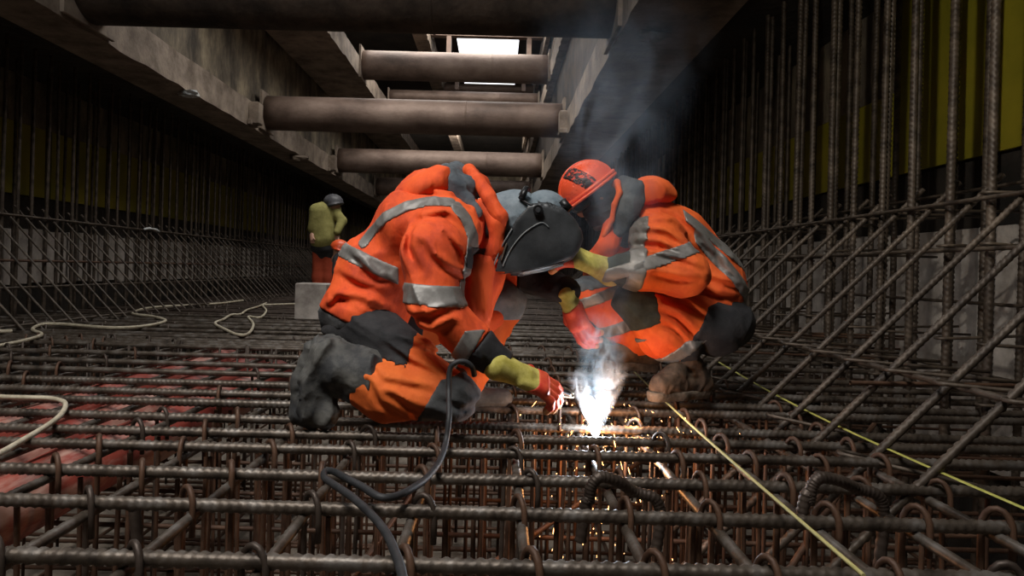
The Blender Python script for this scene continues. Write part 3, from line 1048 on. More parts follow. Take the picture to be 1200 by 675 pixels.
# black knee and side patches, black seat
kp = band(legsA_c, [half(at(507, 460, 2.5), (-1, 0, 0.55)), half((0, 2.8, 0), (0, 1, 0)), half(at(545, 436, 2.5), (-.25, 0, 1))], 0.004)
part('knee_patch', kp, M['grey_cloth'], A, 0.0085)
sp = band(legsA_c, [half(at(470, 395, 2.5), (1, 0, 0.62)), half(at(385, 440, 2.5), (-0.35, 0, -1))], 0.004)
part('seat_patch', I(off(legsA_c, 0.004), half(at(486, 405, 2.6), (1, 0, -0.2)), half(at(440, 420, 2.5), (-0.25, 0, -1))), M['black_cloth'], A, 0.009)
kf = band(legsA_c, [neg(half((0, 2.84, 0), (0, 1, 0))), half(at(578, 352, 3.0), (-1, 0, 0.1)), half(at(590, 374, 3.0), (0, 0, -1))], 0.005)
part('knee_patch', kf, M['cap'], A, 0.0085)

# near boot and gaiter: rubber boot planted on its toe
gt = U([cap(at(424, 440, 2.52), at(398, 432, 2.52), 0.092, 0.085), cap(at(398, 430, 2.52), at(385, 415, 2.52), 0.08, 0.062),
        cap(at(385, 415, 2.52), at(366, 446, 2.52), 0.056, 0.058), cap(at(366, 446, 2.52), at(367, 478, 2.52), 0.052, 0.05),
        cap(at(367, 478, 2.52), at(380, 486, 2.52), 0.05, 0.042)], 0.03)
bootN = part('boot', cloth(gt, 0.013, (0.4, 0, 1), 11, 5, 0.4), M['boot_grey'], A, 0.0075)
sl_ = U([cap(at(366, 407, 2.52), at(351, 450, 2.52), 0.028, 0.032), cap(at(351, 450, 2.52), at(352, 484, 2.52), 0.032, 0.036), cap(at(352, 484, 2.52), at(366, 498, 2.52), 0.036, 0.022)], 0.02)
part('sole', cloth(sl_, 0.004, (0, 1, 0), 20, 1), M['boot_grey'], bootN, 0.007)
# far foot, flat on the mat
ff = U([cap(footF + Vector((0, 0, 0.05)), footF - Vector((0, 0, 0.06)), 0.06, 0.055), cap(Vector((footF.x - 0.03, 3.0, 0.06)), Vector((footF.x + 0.16, 3.0, 0.055)), 0.045, 0.04)], 0.03)
part('boot', ff, M['boot_grey'], A, 0.009)

# jacket
torso = U([ell(pel, (0.165, 0.215, 0.155)), cap(pel, mid, 0.155, 0.175), cap(mid, chest, 0.175, 0.185), cap(chest, upb, 0.185, 0.13),
           cap(at(503, 268, 2.72), at(503, 268, 2.9), 0.15, 0.15), cap(at(478, 262, 2.7), at(478, 262, 2.9), 0.12, 0.12),
           cap(shN, shF, 0.10, 0.10)], 0.05)
armN = U([cap(shN + Vector((-0.04, 0.03, 0.0)), at(508, 300, 2.52), 0.125, 0.128), cap(at(508, 300, 2.52), elN, 0.128, 0.095),
          cap(elN, at(555, 402, 2.46), 0.094, 0.074), cap(at(555, 402, 2.46), wrN, 0.072, 0.052)], 0.03)
armF = U([cap(shF, elF, 0.10, 0.075), cap(elF, wrF, 0.072, 0.052)], 0.03)
belly = cap(at(520, 318, 2.74), at(560, 298, 2.78), 0.10, 0.085)
jk = U([torso, belly], 0.03)
torso_c = creased(cloth(jk, 0.012, (0.3, 0, 1), 8, 0, 0.35), [[(394, 322), (420, 336), (446, 342)], [(390, 348), (420, 352), (456, 368)], [(404, 296), (425, 312), (440, 335)], [(470, 215), (500, 225), (520, 236)],
    [(384, 362), (400, 352), (424, 362)], [(428, 318), (444, 330), (456, 330)]], 2.64, 0.015, 0.013, 2.8)
armN_c = creased(cloth(armN, 0.012, (-0.5, 0.1, 1), 8, 4, 0.3), [[(496, 288), (504, 302), (524, 318), (552, 330)], [(468, 262), (462, 295), (468, 330)], [(476, 372), (505, 372), (535, 362)], [(484, 392), (510, 392), (532, 380)],
    [(485, 256), (520, 252), (545, 268)], [(474, 362), (490, 384), (520, 400)], [(480, 268), (478, 290), (492, 318)], [(522, 276), (536, 296), (540, 316)]], 2.42, 0.017, 0.012, 2.7)
armF_c = cloth(armF, 0.010, (1, 0, 0.4), 8, 6, 0.35)
hem = half(at(430, 377, 2.8), (-0.35, 0, -1))          # hem line of the jacket
JT = I(torso_c, hem)
jacket = U([JT, I(armN_c, half(at(560, 404, 2.46), (1, 0, -0.8))), I(armF_c, half(at(606, 322, 3.02), (1, 0, 0)))], 0.012)
jo = part('jacket', jacket, M['orange'], A, 0.0085)
# dusty black hem behind
part('jacket_hem', I(off(torso_c, -0.004), neg(off(hem, 0.0)), half(at(432, 407, 2.8), (-0.4, 0, -1))), M['grey_cloth'], A, 0.009)
# cuffs
part('sleeve_cuff', I(off(armN_c, 0.002), neg(half(at(562, 402, 2.46), (1, 0, -0.8))), half(wrN + Vector((0.0, 0, 0)), (1, 0, -0.8))), M['black_cloth'], A, 0.008)
part('sleeve_cuff', I(off(armF_c, 0.002), neg(half(at(606, 322, 3.02), (1, 0, 0)))), M['black_cloth'], A, 0.008)
# reflective tape
part('reflective_tape', I(off(armN_c, 0.0045), slab(at(503, 345, 2.45), (0.05, 0, 1), 0.075), half(at(549, 345, 2.45), (1, 0, 0))), M['tape'], jo, 0.007)
part('reflective_tape', I(off(armN_c, 0.0045), slab(at(549, 400, 2.46), (1, 0, -0.55), 0.062), half((0, 0, elN.z + 0.0), (0, 0, 1)), half(at(575, 385, 2.46), (0, 0, 1))), M['tape'], jo, 0.007)
tb1 = slab(at(478, 244, 2.72), (-0.62, -0.0, 1), 0.045)
part('reflective_tape', I(off(jacket, 0.0045), path_xz([(424, 284), (432, 272), (452, 256), (478, 243), (505, 237), (528, 239)], 2.62, 0.045, 2.8)), M['tape'], jo, 0.007)
part('reflective_tape', I(off(torso_c, 0.0045), slab(at(436, 306, 2.8), (0.42, 0, 1), 0.062), half(at(475, 306, 2.8), (1, 0, 0))), M['tape'], jo, 0.007)
part('reflective_tape', I(off(torso_c, 0.0045), slab(at(440, 383, 2.8), (-0.35, 0, 1), 0.05), half(at(470, 370, 2.8), (1, 0, 0)), hem), M['tape'], jo, 0.007)
part('reflective_tape', I(off(jacket, 0.0045), path_xz([(534, 241), (546, 256), (554, 276), (554, 296), (551, 316), (546, 336)], 2.56, 0.042, 2.8)), M['tape'], jo, 0.007)
part('chest_strap', I(off(jacket, 0.009), rbox(at(561, 303, 2.58), (0.038, 0.16, 0.042), None, 0.008)), M['black_cloth'], jo, 0.007)
# front flap of the jacket hanging towards the knee
flap = U([cap(at(560, 315, 2.68), at(556, 362, 2.66), 0.055, 0.06), cap(at(575, 320, 2.78), at(560, 380, 2.8), 0.05, 0.05), cap(at(580, 372, 2.95), at(556, 392, 2.95), 0.04, 0.04)], 0.03)
part('jacket_front', cloth(flap, 0.012, (0, 0, 1), 9, 8, 0.3), M['orange'], A, 0.008)

# neck and head (skin), hidden in collar and cap
headA = at(600, 262, 2.80)
bodyA = U([cap(at(545, 262, 2.80), at(575, 262, 2.80), 0.075, 0.062), ell(headA, (0.098, 0.078, 0.115), frame((1, 0, -0.7), (0, 1, 0)) if False else None),
           ell(headA + Vector((0.05, 0, -0.075)), (0.055, 0.055, 0.06)), ell(headA + Vector((0.10, 0, -0.035)), (0.022, 0.014, 0.02)),
           ell(headA + Vector((0, -0.078, -0.01)), (0.02, 0.012, 0.032)), ell(headA + Vector((0, 0.078, -0.01)), (0.02, 0.012, 0.032))], 0.02)
part('head', bodyA, M['skin'], A, 0.008)
part('cap', cloth(U([ell(at(603, 256, 2.80), (0.12, 0.095, 0.115)), cap(at(560, 262, 2.8), at(598, 258, 2.8), 0.083, 0.10)], 0.04), 0.006, (1, 0, 0.2), 14, 3), M['cap'], A, 0.007)

# hood thrown back round the neck
hoodbag = U([ell(at(497, 226, 2.80), (0.125, 0.17, 0.075), frame((1, 0, 0.62))), cap(at(478, 238, 2.72), at(514, 210, 2.74), 0.05, 0.045)], 0.04)
part('hood', cloth(hoodbag, 0.013, (0.8, 0, 0.6), 11, 9, 0.4), M['orange'], A, 0.007)
lin = U([cap(at(522, 206, 2.76), at(548, 236, 2.70), 0.042, 0.028), cap(at(548, 236, 2.70), at(560, 249, 2.67), 0.028, 0.018),
         cap(at(524, 206, 2.76), at(535, 204, 2.9), 0.045, 0.045), ell(at(538, 222, 2.8), (0.08, 0.11, 0.06))], 0.02)
part('hood_lining', cloth(lin, 0.008, (0.7, 0, -0.7), 14, 2, 0.4), M['lining'], A, 0.006)
edge = U(chain([tuple(at(549, 200, 2.84)), tuple(at(560, 212, 2.76)), tuple(at(573, 232, 2.70)), tuple(at(586, 254, 2.68)), tuple(at(586, 272, 2.68))], [0.022, 0.024, 0.026, 0.028, 0.012]) +
         chain([tuple(at(549, 200, 2.84)), tuple(at(566, 214, 2.93)), tuple(at(584, 246, 2.95))], [0.022, 0.022, 0.02]), 0.012)
part('hood_edge', cloth(edge, 0.005, (0.6, 0, -0.7), 14, 4), M['orange'], A, 0.006)
collar = U(chain([tuple(at(566, 240, 2.72)), tuple(at(582, 262, 2.69)), tuple(at(582, 290, 2.70)), tuple(at(566, 310, 2.72))], [0.03, 0.034, 0.032, 0.03]), 0.02)
part('collar', cloth(collar, 0.006, (0, 0, 1), 14, 7), M['orange'], A, 0.007)

# welding mask: hollow curved shell over the face
def plane_h(a, b, Y=2.8):
    """half space below (outside) the line a->b seen from the side; inside lies to the right-hand of a->b in the picture"""
    A_ = at(a[0], a[1], Y); B_ = at(b[0], b[1], Y)
    d = B_ - A_
    n_ = Vector((-d.z, 0, d.x)).normalized()
    return half(A_, n_)


prof = [(615, 237), (626, 234), (643, 236), (660, 243), (674, 256), (682, 270), (684, 280), (679, 294), (671, 304), (645, 316), (612, 324), (573, 325), (578, 300), (588, 276), (600, 254)]
def poly_sdf(prof, Y, yc, hw, rad):
    P = np.array([[at(a, b, Y).x, at(a, b, Y).z] for a, b in prof])
    def f(p):
        q = p[..., [0, 2]]
        d = np.full(q.shape[:-1], 1e9); s_ = np.ones(q.shape[:-1])
        n_ = len(P)
        for i in range(n_):
            a = P[i]; b = P[i - 1]
            e = b - a; w = q - a
            t = np.clip((w @ e) / (e @ e), 0, 1)
            bb = w - t[..., None] * e
            d = np.minimum(d, (bb ** 2).sum(-1))
            c1 = q[..., 1] >= a[1]; c2 = q[..., 1] < b[1]; c3 = e[0] * w[..., 1] > e[1] * w[..., 0]
            flip = (c1 & c2 & c3) | (~c1 & ~c2 & ~c3)
            s_ = np.where(flip, -s_, s_)
        d2 = s_ * np.sqrt(d) + rad
        wy = np.abs(p[..., 1] - yc) - hw + rad
        return np.sqrt(np.maximum(d2, 0) ** 2 + np.maximum(wy, 0) ** 2) + np.minimum(np.maximum(d2, wy), 0) - rad
    f.lo = np.array([P[:, 0].min() - .01, yc - hw - .01, P[:, 1].min() - .01]); f.hi = np.array([P[:, 0].max() + .01, yc + hw + .01, P[:, 1].max() + .01])
    return f


shell = poly_sdf(prof, 2.70, 2.80, 0.125, 0.035)
inner = poly_sdf([(x_ - 5, y_ - 1) for x_, y_ in prof[:11]] + [(568, 330), (574, 292), (594, 256)], 2.70, 2.80, 0.117, 0.03)
mk = empty  # noqa
mask = part('welding_mask', I(shell, neg(inner)), M['mask'], A, 0.0055, 'dark dusty welding mask shell')
# raised lower edge, side ridge, pivot knob, lens frame, sticker
mY = 2.672
def on(px, py, d=0.0): return at(px, py, mY - d)
MB().tube(spline([on(589, 312), on(598, 293), on(612, 275), on(627, 264), on(636, 261), on(643, 266)], 6), 0.0026, 8).build('ridge', M['mask_edge'], mask)
MB().tube(spline([on(575, 322), on(581, 305, .0), on(589, 287, .0), on(600, 268)], 6), 0.003, 8).build('rim', M['mask_edge'], mask)
MB().tube([on(630.5, 246, -0.01), on(630.5, 246, 0.016)], 0.0195, 24).build('pivot_knob', M['mask_trim'], mask)
MB().tube([on(630.5, 246, 0.012), on(630.5, 246, 0.021)], [0.011, 0.009], 20).build('knob_cap', M['mask'], mask)
sp_ = [on(588, 303), on(592, 285)]
d_ = (sp_[1] - sp_[0])
MB().tube([on(587, 305, .002), on(594, 285, .002)], 0.0075, 4, flat=0.4).build('sticker', M['sole'], mask)
lens = MB(); 
a_, b_ = at(612, 318, 2.71), at(660, 307, 2.71)
MB().tube([a_, b_], 0.016, 4, flat=0.6).build('lens_frame', M['mask_trim'], mask)
MB().tube([at(612, 315, 2.70), at(611, 308, 2.69)], 0.008, 6).build('lens_clip', M['mask_trim'], mask)
MB().tube([on(611, 318, .004), on(636, 313.5, .006), on(661, 306.5, .0)], 0.0045, 8, flat=0.6).build('lens_slot', M['mask_trim'], mask)
MB().tube([on(613, 322, .002), on(637, 317.5, .004), on(660, 310.5, .0)], 0.003, 8).build('lens_edge', M['mask_edge'], mask)
# helmet-like crown with ratchet band
crown = I(ell(at(638, 254, 2.80), (0.105, 0.10, 0.11)), neg(ell(at(638, 256, 2.80), (0.10, 0.095, 0.105))), half(at(620, 262, 2.8), (-0.5, 0, -1)))
part('mask_crown', crown, M['cap'], A, 0.006)
MB().tube(spline([at(606, 246, 2.76), at(610, 232, 2.74), at(615, 224, 2.76), at(620, 221, 2.8)], 5), 0.014, 6, flat=0.35).build('head_band', M['mask_trim'], A)
MB().tube(spline([at(610, 232, 2.71), at(622, 240, 2.695), at(640, 243, 2.69), at(663, 243, 2.72)], 5), 0.010, 6, flat=0.5).build('head_band', M['mask_trim'], A)
MB().tube([at(658, 236, 2.74), at(668, 246, 2.73)], [0.020, 0.016], 8).build('ratchet', M['mask_trim'], A)
MB().tube([at(611, 233, 2.70), at(617, 220, 2.72)], [0.014, 0.012], 8).build('ratchet', M['mask_trim'], A)

# hands
glove_hand(A, at(604, 437, 2.47), at(640, 452, 2.50) - at(604, 437, 2.47), (0.25, -0.55, 0.8), 'near', curls=(0.45, 0.6, 0.7, 0.8), thumb=0.35, side=-1, s=1.3, cuff_len=0.055, red_from=0.05)
glove_hand(A, at(668, 354, 2.88), at(680, 385, 2.86) - at(668, 354, 2.88), (-0.75, -0.6, 0.1), 'far', curls=(0.55, 0.6, 0.65, 0.7), thumb=0.4, side=1, s=1.2, cuff_len=0.028, red_from=0.01)

# ------------------------------------------------------------------ squatting worker (right)
pb = at(790, 470, 3.3)
Bp = empty('person', (pb.x, 3.3, 0.02), 'person in orange hi-vis suit and orange hard hat squatting beside the sparks', 'person')
YB = 3.3
bhip = at(835, 372, YB); bmid = at(828, 330, YB); bch = at(788, 282, YB - .02); bnk = at(748, 252, YB - 0.03)
bshN, bshF = at(770, 282, YB - 0.2), at(752, 262, YB + 0.2)
belN = at(800, 322, YB - 0.28); bwrN = at(712, 318, YB - 0.32)
# legs
bkN = at(745, 352, YB - 0.22); bakN = at(800, 412, YB - 0.18)
bkF = at(690, 345, YB + 0.10); bakF = at(745, 398, YB + 0.12)
legB = U([cap(at(838, 385, YB - 0.12), bkN, 0.12, 0.085), cap(bkN, at(775, 395, YB - 0.2), 0.09, 0.088), cap(at(775, 395, YB - 0.2), at(800, 408, YB - .18), 0.088, 0.08),
          ], 0.03)
legBF = U([cap(at(820, 372, YB + 0.12), bkF, 0.12, 0.085), cap(bkF, bakF, 0.088, 0.085)], 0.03)
legB_c = creased(cloth(legB, 0.011, (0.6, 0, -0.6), 9, 1, 0.4), [[(766, 362), (790, 372), (812, 392)], [(764, 376), (784, 384), (806, 404)], [(775, 352), (800, 356), (826, 372)]], YB - .25, 0.016, 0.012); legBF_c = cloth(legBF, 0.012, (0.6, 0, -0.6), 9, 2, 0.4)
seatB = cloth(U([ell(at(842, 378, YB), (0.15, 0.2, 0.13))], 0.02), 0.01)
tro = part('trousers', U([legB_c, legBF_c, seatB], 0.02), M['orange_b'], Bp, 0.0095)
part('knee_patch', I(off(legB_c, 0.004), half(at(768, 368, YB - .2), (1, 0, 0.25)), half(at(750, 384, YB - .2), (0.35, 0, -1))), M['cuff_green'], Bp, 0.009)
part('knee_patch', I(off(legBF_c, 0.004), half(at(700, 338, YB + .1), (0.2, 0, -1))), M['lining'], Bp, 0.009)
part('seat_patch', I(off(U([legB_c, legBF_c, seatB], 0.02), 0.005), half(at(808, 380, YB - .1), (-1, 0, 0.5)), half(at(850, 345, YB), (-0.35, 0, 1))), M['black_cloth'], Bp, 0.009)
for c_, n_, w_, ff_, mm_ in ((at(764, 385, YB - .2), (0.55, 0, -1), 0.05, legB_c, 'tape'), (at(795, 410, YB - .18), (0.75, 0, -1), 0.06, legB_c, 'tape')):
    part('reflective_tape', I(off(ff_, 0.006), slab(c_, n_, w_), half((0, 0, at(0, 372, YB).z), (0, 0, 1))), M[mm_], tro, 0.008)
for c_, n_, w_ in ((at(700, 348, YB + .1), (0.4, 0, -1), 0.055), (at(722, 384, YB + .1), (0.4, 0, -1), 0.06)):
    part('reflective_tape', I(off(legBF_c, 0.006), slab(c_, n_, w_)), M['tape'], tro, 0.008)

# jacket
torB = U([cap(bhip, bmid, 0.145, 0.165), cap(bmid, bch, 0.165, 0.155), cap(bch, bnk, 0.155, 0.10), cap(bshN, bshF, 0.115, 0.115)], 0.05)
armB = U([cap(bshN, belN, 0.115, 0.098), cap(belN, at(750, 318, YB - .31), 0.098, 0.082), cap(at(750, 318, YB - .31), bwrN, 0.082, 0.055)], 0.035)
armBF = U([cap(bshF, at(700, 322, YB + 0.2), 0.10, 0.075)], 0.03)
torB_c = creased(cloth(torB, 0.011, (0.7, 0, -0.7), 8, 3, 0.35), [[(790, 252), (820, 280), (846, 318)], [(806, 320), (835, 330), (866, 340)], [(812, 334), (838, 348), (868, 352)], [(838, 290), (846, 312), (868, 336)], [(746, 270), (758, 300), (756, 318)]], YB - .18, 0.017, 0.013)
armB_c = creased(cloth(armB, 0.011, (0.8, 0, -0.35), 8, 6, 0.3), [[(752, 272), (776, 276), (800, 292)], [(748, 286), (772, 290), (804, 304)], [(756, 300), (790, 306), (816, 318)], [(758, 322), (786, 328), (812, 330)], [(756, 262), (790, 262), (812, 280)]], YB - .3, 0.017, 0.012)
hemB = half(at(862, 372, YB), (0.30, 0, -1))
cutB = neg(half(at(745, 310, YB - .3), (1, 0, -0.1)))
jb = part('jacket', U([I(torB_c, hemB), I(armB_c, cutB), armBF], 0.015), M['orange_b'], Bp, 0.009)
flapB = U([cap(at(806, 335, YB - 0.1), at(815, 378, YB - .12), 0.06, 0.05)], 0.02)
part('jacket_front', cloth(flapB, 0.012, (0, 0, 1), 10, 3, 0.3), M['orange'], Bp, 0.009)
part('jacket_hem', I(off(torB_c, -0.003), neg(hemB)), M['grey_cloth'], Bp, 0.009)
part('sleeve_cuff', I(off(armB_c, 0.001), neg(cutB), half(at(728, 310, YB), (1, 0, -0.1)) if False else neg(half(at(706, 310, YB - .3), (1, 0, 0)))), M['cuff_green'], Bp, 0.008)
for ff_, c_, n_, w_, ex in (
        (armB_c, at(742, 318, YB - .31), (1, 0, -0.15), 0.075, None),
        (armB_c, at(785, 298, YB - .25), (-0.35, 0.0, 1), 0.06, None),
        (torB_c, at(842, 318, YB), (-0.75, 0, -0.75), 0.065, half(at(800, 318, YB), (-1, 0, 0))),
        (torB_c, at(862, 362, YB), (0.38, 0, -1), 0.075, half(at(820, 318, YB), (-1, 0, 0))),
        (torB_c, at(742, 262, YB - .1), (1, 0, 0.25), 0.05, half(at(742, 310, YB - .1), (0, 0, -1))),
        (torB_c, at(812, 262, YB - .1), (-0.75, 0.15, -1.0), 0.045, half(at(790, 318, YB), (-1, 0, 0)))):
    cuts = [off(ff_, 0.005), slab(c_, n_, w_)] + ([ex] if ex else [])
    part('reflective_tape', I(*cuts), M['tape'], jb, 0.008)

# boots
def lace_boot(parent, ankle, toe, heel, h_top):
    a = Vector(ankle); t = Vector(toe); hl = Vector(heel)
    f = U([cap(a, a * 0.35 + hl * 0.65 + Vector((0, 0, 0.05)), 0.062, 0.052), cap(hl + Vector((0.0, 0, 0.05)), t + Vector((0, 0, 0.045)), 0.05, 0.042),
           cap(a * 0.6 + t * 0.4, t + Vector((0, 0, 0.055)), 0.05, 0.036)], 0.03)
    o = part('boot', cloth(f, 0.005, (0, 1, 0), 16, 4), M['boot_brown'], parent, 0.0075)
    d = (t - hl).normalized()
    s_ = U([cap(hl + Vector((0, 0, 0.012)), hl * 0.4 + t * 0.6 + Vector((0, 0, 0.012)), 0.046, 0.05), cap(hl * 0.4 + t * 0.6 + Vector((0, 0, 0.012)), t + d * 0.015 + Vector((0, 0, 0.014)), 0.05, 0.044)], 0.02)
    zc = min(hl.z, t.z)
    R_ = frame(d)
    up_ = Vector(R_[2])
    part('sole', I(s_, half(hl + up_ * 0.028, up_), half(hl - up_ * 0.016, -up_)), M['sole'], o, 0.007)
    lm = MB()
    for k in range(4):
        c = a.lerp(t, 0.18 + 0.13 * k) + Vector((0, -0.0, 0.052 - 0.006 * k))
        sd = Vector((-d.y, d.x, 0)).normalized()
        lm.tube([c - sd * 0.028 - Vector((0, 0, .012)), c, c + sd * 0.028 - Vector((0, 0, .012))], 0.0035, 6)
    lm.build('laces', M['black_cloth'], o)
    return o


lace_boot(Bp, at(802, 420, YB - .18), at(772, 466, YB - .30), at(822, 462, YB - .12), 0)
lace_boot(Bp, at(752, 400, YB + .12), at(712, 428, YB + .06), at(762, 432, YB + .16), 0)

# head: face looking down to the left, inside a dark face covering
hB = at(697, 232, YB - 0.06)
ax_up = Vector((-0.62, -0.05, 0.78)).normalized()      # chin to crown
ax_f = Vector((-0.72, -0.12, -0.62)).normalized()
ax_f = (ax_f - ax_up * ax_f.dot(ax_up)).normalized()
ax_s = ax_up.cross(ax_f)
HR = np.array([tuple(ax_f), tuple(ax_s), tuple(ax_up)])
def hp(f_, s__, u_): return hB + ax_f * f_ + ax_s * s__ + ax_up * u_
face = U([ell(hp(0, 0, 0.02), (0.098, 0.078, 0.10), HR), ell(hp(0.03, 0, -0.07), (0.06, 0.056, 0.06), HR), ell(hp(0.095, 0, -0.015), (0.022, 0.014, 0.026), HR),
          ell(hp(0.082, 0, -0.06), (0.014, 0.026, 0.010), HR), ell(hp(0, 0.078, -0.01), (0.018, 0.012, 0.032), HR), ell(hp(0, -0.078, -0.01), (0.018, 0.012, 0.032), HR),
          cap(hp(-0.03, 0, -0.05), at(742, 262, YB - .05), 0.062, 0.07)], 0.015)
part('head', face, M['skin'], Bp, 0.007)
bal = U([ell(hp(-0.012, 0, -0.005), (0.105, 0.09, 0.115), HR), ell(hp(0.04, 0, -0.085), (0.060, 0.06, 0.052), HR), cap(hp(-0.04, 0, -0.06), at(735, 268, YB - .07), 0.072, 0.085)], 0.03)
part('face_covering', cloth(bal, 0.006, (1, 0, 0.5), 15, 1), M['grey_cloth'], Bp, 0.0065)
part('chin_guard', ell(hp(0.062, 0, -0.115), (0.034, 0.04, 0.026), HR), M['mask_edge'], Bp, 0.006)
gg = I(ell(hp(0.045, 0, 0.012), (0.078, 0.086, 0.04), HR), half(hp(0.05, 0, 0), -ax_f))
part('goggles', gg, M['glass_dark'], Bp, 0.006)
# hard hat
hc = hp(0.0, 0, 0.055)
dome = ell(hc, (0.142, 0.122, 0.128), HR)
hat = I(dome, neg(ell(hc, (0.134, 0.114, 0.12), HR)), half(hp(0, 0, 0.035), -ax_up))
brim = I(ell(hp(0.02, 0, 0.036), (0.175, 0.142, 0.05), HR), neg(ell(hp(0.0, 0, 0.036), (0.134, 0.114, 0.12), HR)), slab(hp(0, 0, 0.036), ax_up, 0.014))
hat2 = U([hat, brim], 0.008)
hh = part('hard_hat', hat2, M['helmet'], Bp, 0.006)
part('hat_ridge', I(off(dome, 0.006), neg(off(dome, -0.004)), slab(hp(0, 0, 0), ax_s, 0.03), half(hp(0, 0, 0.06), -ax_up)), M['helmet'], hh, 0.0055)
part('hat_rim', I(off(dome, 0.012), neg(off(dome, -0.004)), slab(hp(0, 0, 0.052), ax_up, 0.016)), M['helmet'], hh, 0.0055)
# dark curved decal with an orange scribble on the near side
dec = mat('dark_decal', (0.02, 0.012, 0.012), (0.72, 0.07, 0.03), 30, 0.5, contrast=(0.52, 0.56), stretch=(1, 1, 1.4), detail=3)
dn = at(676, 214, YB - .06)
nrm = Vector((0.05, -1, 0.15)).normalized()
part('decal', I(off(dome, 0.0022), neg(off(dome, -0.003)), rbox(Vector((at(672, 212, YB).x, YB - 0.2, at(672, 212, YB).z)), (0.095, 0.2, 0.035), frame((0.85, 0, -0.52)), 0.03), half(hp(0, 0, 0.062), -ax_up)), dec, hh, 0.005)

# hood and collar
hb = U([ell(at(766, 226, YB - .03), (0.095, 0.14, 0.07), frame((1, 0, -0.3))), ell(at(752, 232, YB - .03), (0.08, 0.13, 0.07))], 0.03)
part('hood', cloth(hb, 0.012, (1, 0, -0.3), 12, 6), M['orange_b'], Bp, 0.0075)
hl_ = U([cap(at(731, 214, YB - .08), at(740, 238, YB - .14), 0.035, 0.05), cap(at(745, 222, YB - .12), at(730, 252, YB - .14), 0.05, 0.055), cap(at(738, 250, YB - .12), at(715, 282, YB - .14), 0.05, 0.03)], 0.03)
part('hood_lining', cloth(hl_, 0.007, (0, 0, 1), 14, 8), M['lining'], Bp, 0.007)
he = U(chain([tuple(at(723, 214, YB - .13)), tuple(at(726, 226, YB - .17)), tuple(at(720, 240, YB - .18)), tuple(at(717, 258, YB - .18)), tuple(at(708, 276, YB - .17))], [0.016, 0.014, 0.013, 0.012, 0.012]) +
       chain([tuple(at(723, 214, YB - .13)), tuple(at(716, 222, YB - .1)), tuple(at(716, 232, YB - .1))], [0.016, 0.012, 0.01]), 0.01)
part('hood_edge', he, M['orange_b'], Bp, 0.0055)
col = U(chain([tuple(at(722, 262, YB - .1)), tuple(at(712, 288, YB - .14)), tuple(at(700, 300, YB - .12))], [0.05, 0.045, 0.04]), 0.03)
part('collar', cloth(col, 0.007, (0, 0, 1), 13, 2), M['orange'], Bp, 0.0075)
glove_hand(Bp, at(700, 312, YB - .34), at(672, 300, YB - .40) - at(700, 312, YB - .34), (0.0, -0.6, 0.75), 'near', curls=(0.5, 0.55, 0.6, 0.65), thumb=0.3, side=1, s=1.5, cuff_len=0.05, red_from=0.10)
glove_hand(Bp, at(705, 330, YB + .16), (-0.4, -0.1, -1), (0.0, -1, 0.0), 'far', curls=(0.5, 0.55, 0.6, 0.65), thumb=0.3, side=1, s=1.0, cuff_len=0.05)

# ------------------------------------------------------------------ background workers
YC = 10.6
pc = at(383, 358, YC)
Cp = empty('person', (pc.x, YC, 0.02), 'person in yellow-green jacket and red-orange trousers standing far back on the left', 'person')
def bp_(px, py, dy=0.0): return at(px, py, YC + dy)
jc = U([cap(bp_(379, 249), bp_(379, 268), 0.17, 0.19), cap(bp_(379, 268), bp_(380, 280), 0.19, 0.215), cap(bp_(371, 247, -.05), bp_(391, 246, .1), 0.115, 0.115),
        cap(bp_(370, 248, -.1), bp_(366, 268, -.1), 0.085, 0.07), cap(bp_(392, 248, 0), bp_(401, 259, -.05), 0.085, 0.075), cap(bp_(401, 259, -.05), bp_(395, 272, -.2), 0.07, 0.055)], 0.03)
part('jacket', cloth(jc, 0.004, (0, 0, 1), 7, 1), M['yg_cloth'], Cp, 0.02)
part('trousers', U([ell(bp_(381, 291), (0.20, 0.16, 0.13)), cap(bp_(375, 292), bp_(373, 325), 0.115, 0.095), cap(bp_(385, 292), bp_(385, 325), 0.115, 0.095), cap(bp_(373, 325), bp_(373, 352), 0.095, 0.075), cap(bp_(385, 325), bp_(386, 352), 0.095, 0.075)], 0.03),
     mat('red_orange_trousers', (0.38, 0.05, 0.018), (0.5, 0.08, 0.03), 8, 0.85), Cp, 0.02)
part('trouser_seat', U([ell(bp_(381, 291), (0.215, 0.175, 0.14)), cap(bp_(377, 292), bp_(377, 299), 0.12, 0.115), cap(bp_(386, 292), bp_(386, 299), 0.12, 0.115)], 0.03), M['black_cloth'], Cp, 0.02)
for px in (374, 388):
    part('boot', U([cap(bp_(px, 350), bp_(px, 357), 0.08, 0.07), cap(bp_(px, 358), bp_(px, 359.5, -0.18), 0.055, 0.05)], 0.03), M['boot_brown'], Cp, 0.02)
part('head', U([ell(bp_(391, 240), (0.10, 0.10, 0.12)), cap(bp_(388, 246), bp_(384, 250), 0.07, 0.08)], 0.03), M['skin'], Cp, 0.018)
part('hat', U([I(ell(bp_(390.5, 237), (0.155, 0.135, 0.13)), half(bp_(391, 242), (0.35, 0, -1))), I(ell(bp_(393, 241), (0.19, 0.15, 0.06)), slab(bp_(391, 241), (0.35, 0, -1), 0.03))], 0.02), M['dark_hat'], Cp, 0.015)
for px, py in ((366, 276), (395, 277)):
    part('hand', U([cap(bp_(px, py, -.15), bp_(px, py + 5, -.18), 0.042, 0.036)] + [cap(bp_(px, py + 4, -.16), bp_(px - 2 + i * 1.4, py + 8.5, -.18), 0.014, 0.012) for i in range(4)] + [cap(bp_(px, py + 1, -.18), bp_(px + 3, py + 5, -.22), 0.016, 0.013)], 0.01), M['skin'], Cp, 0.01)

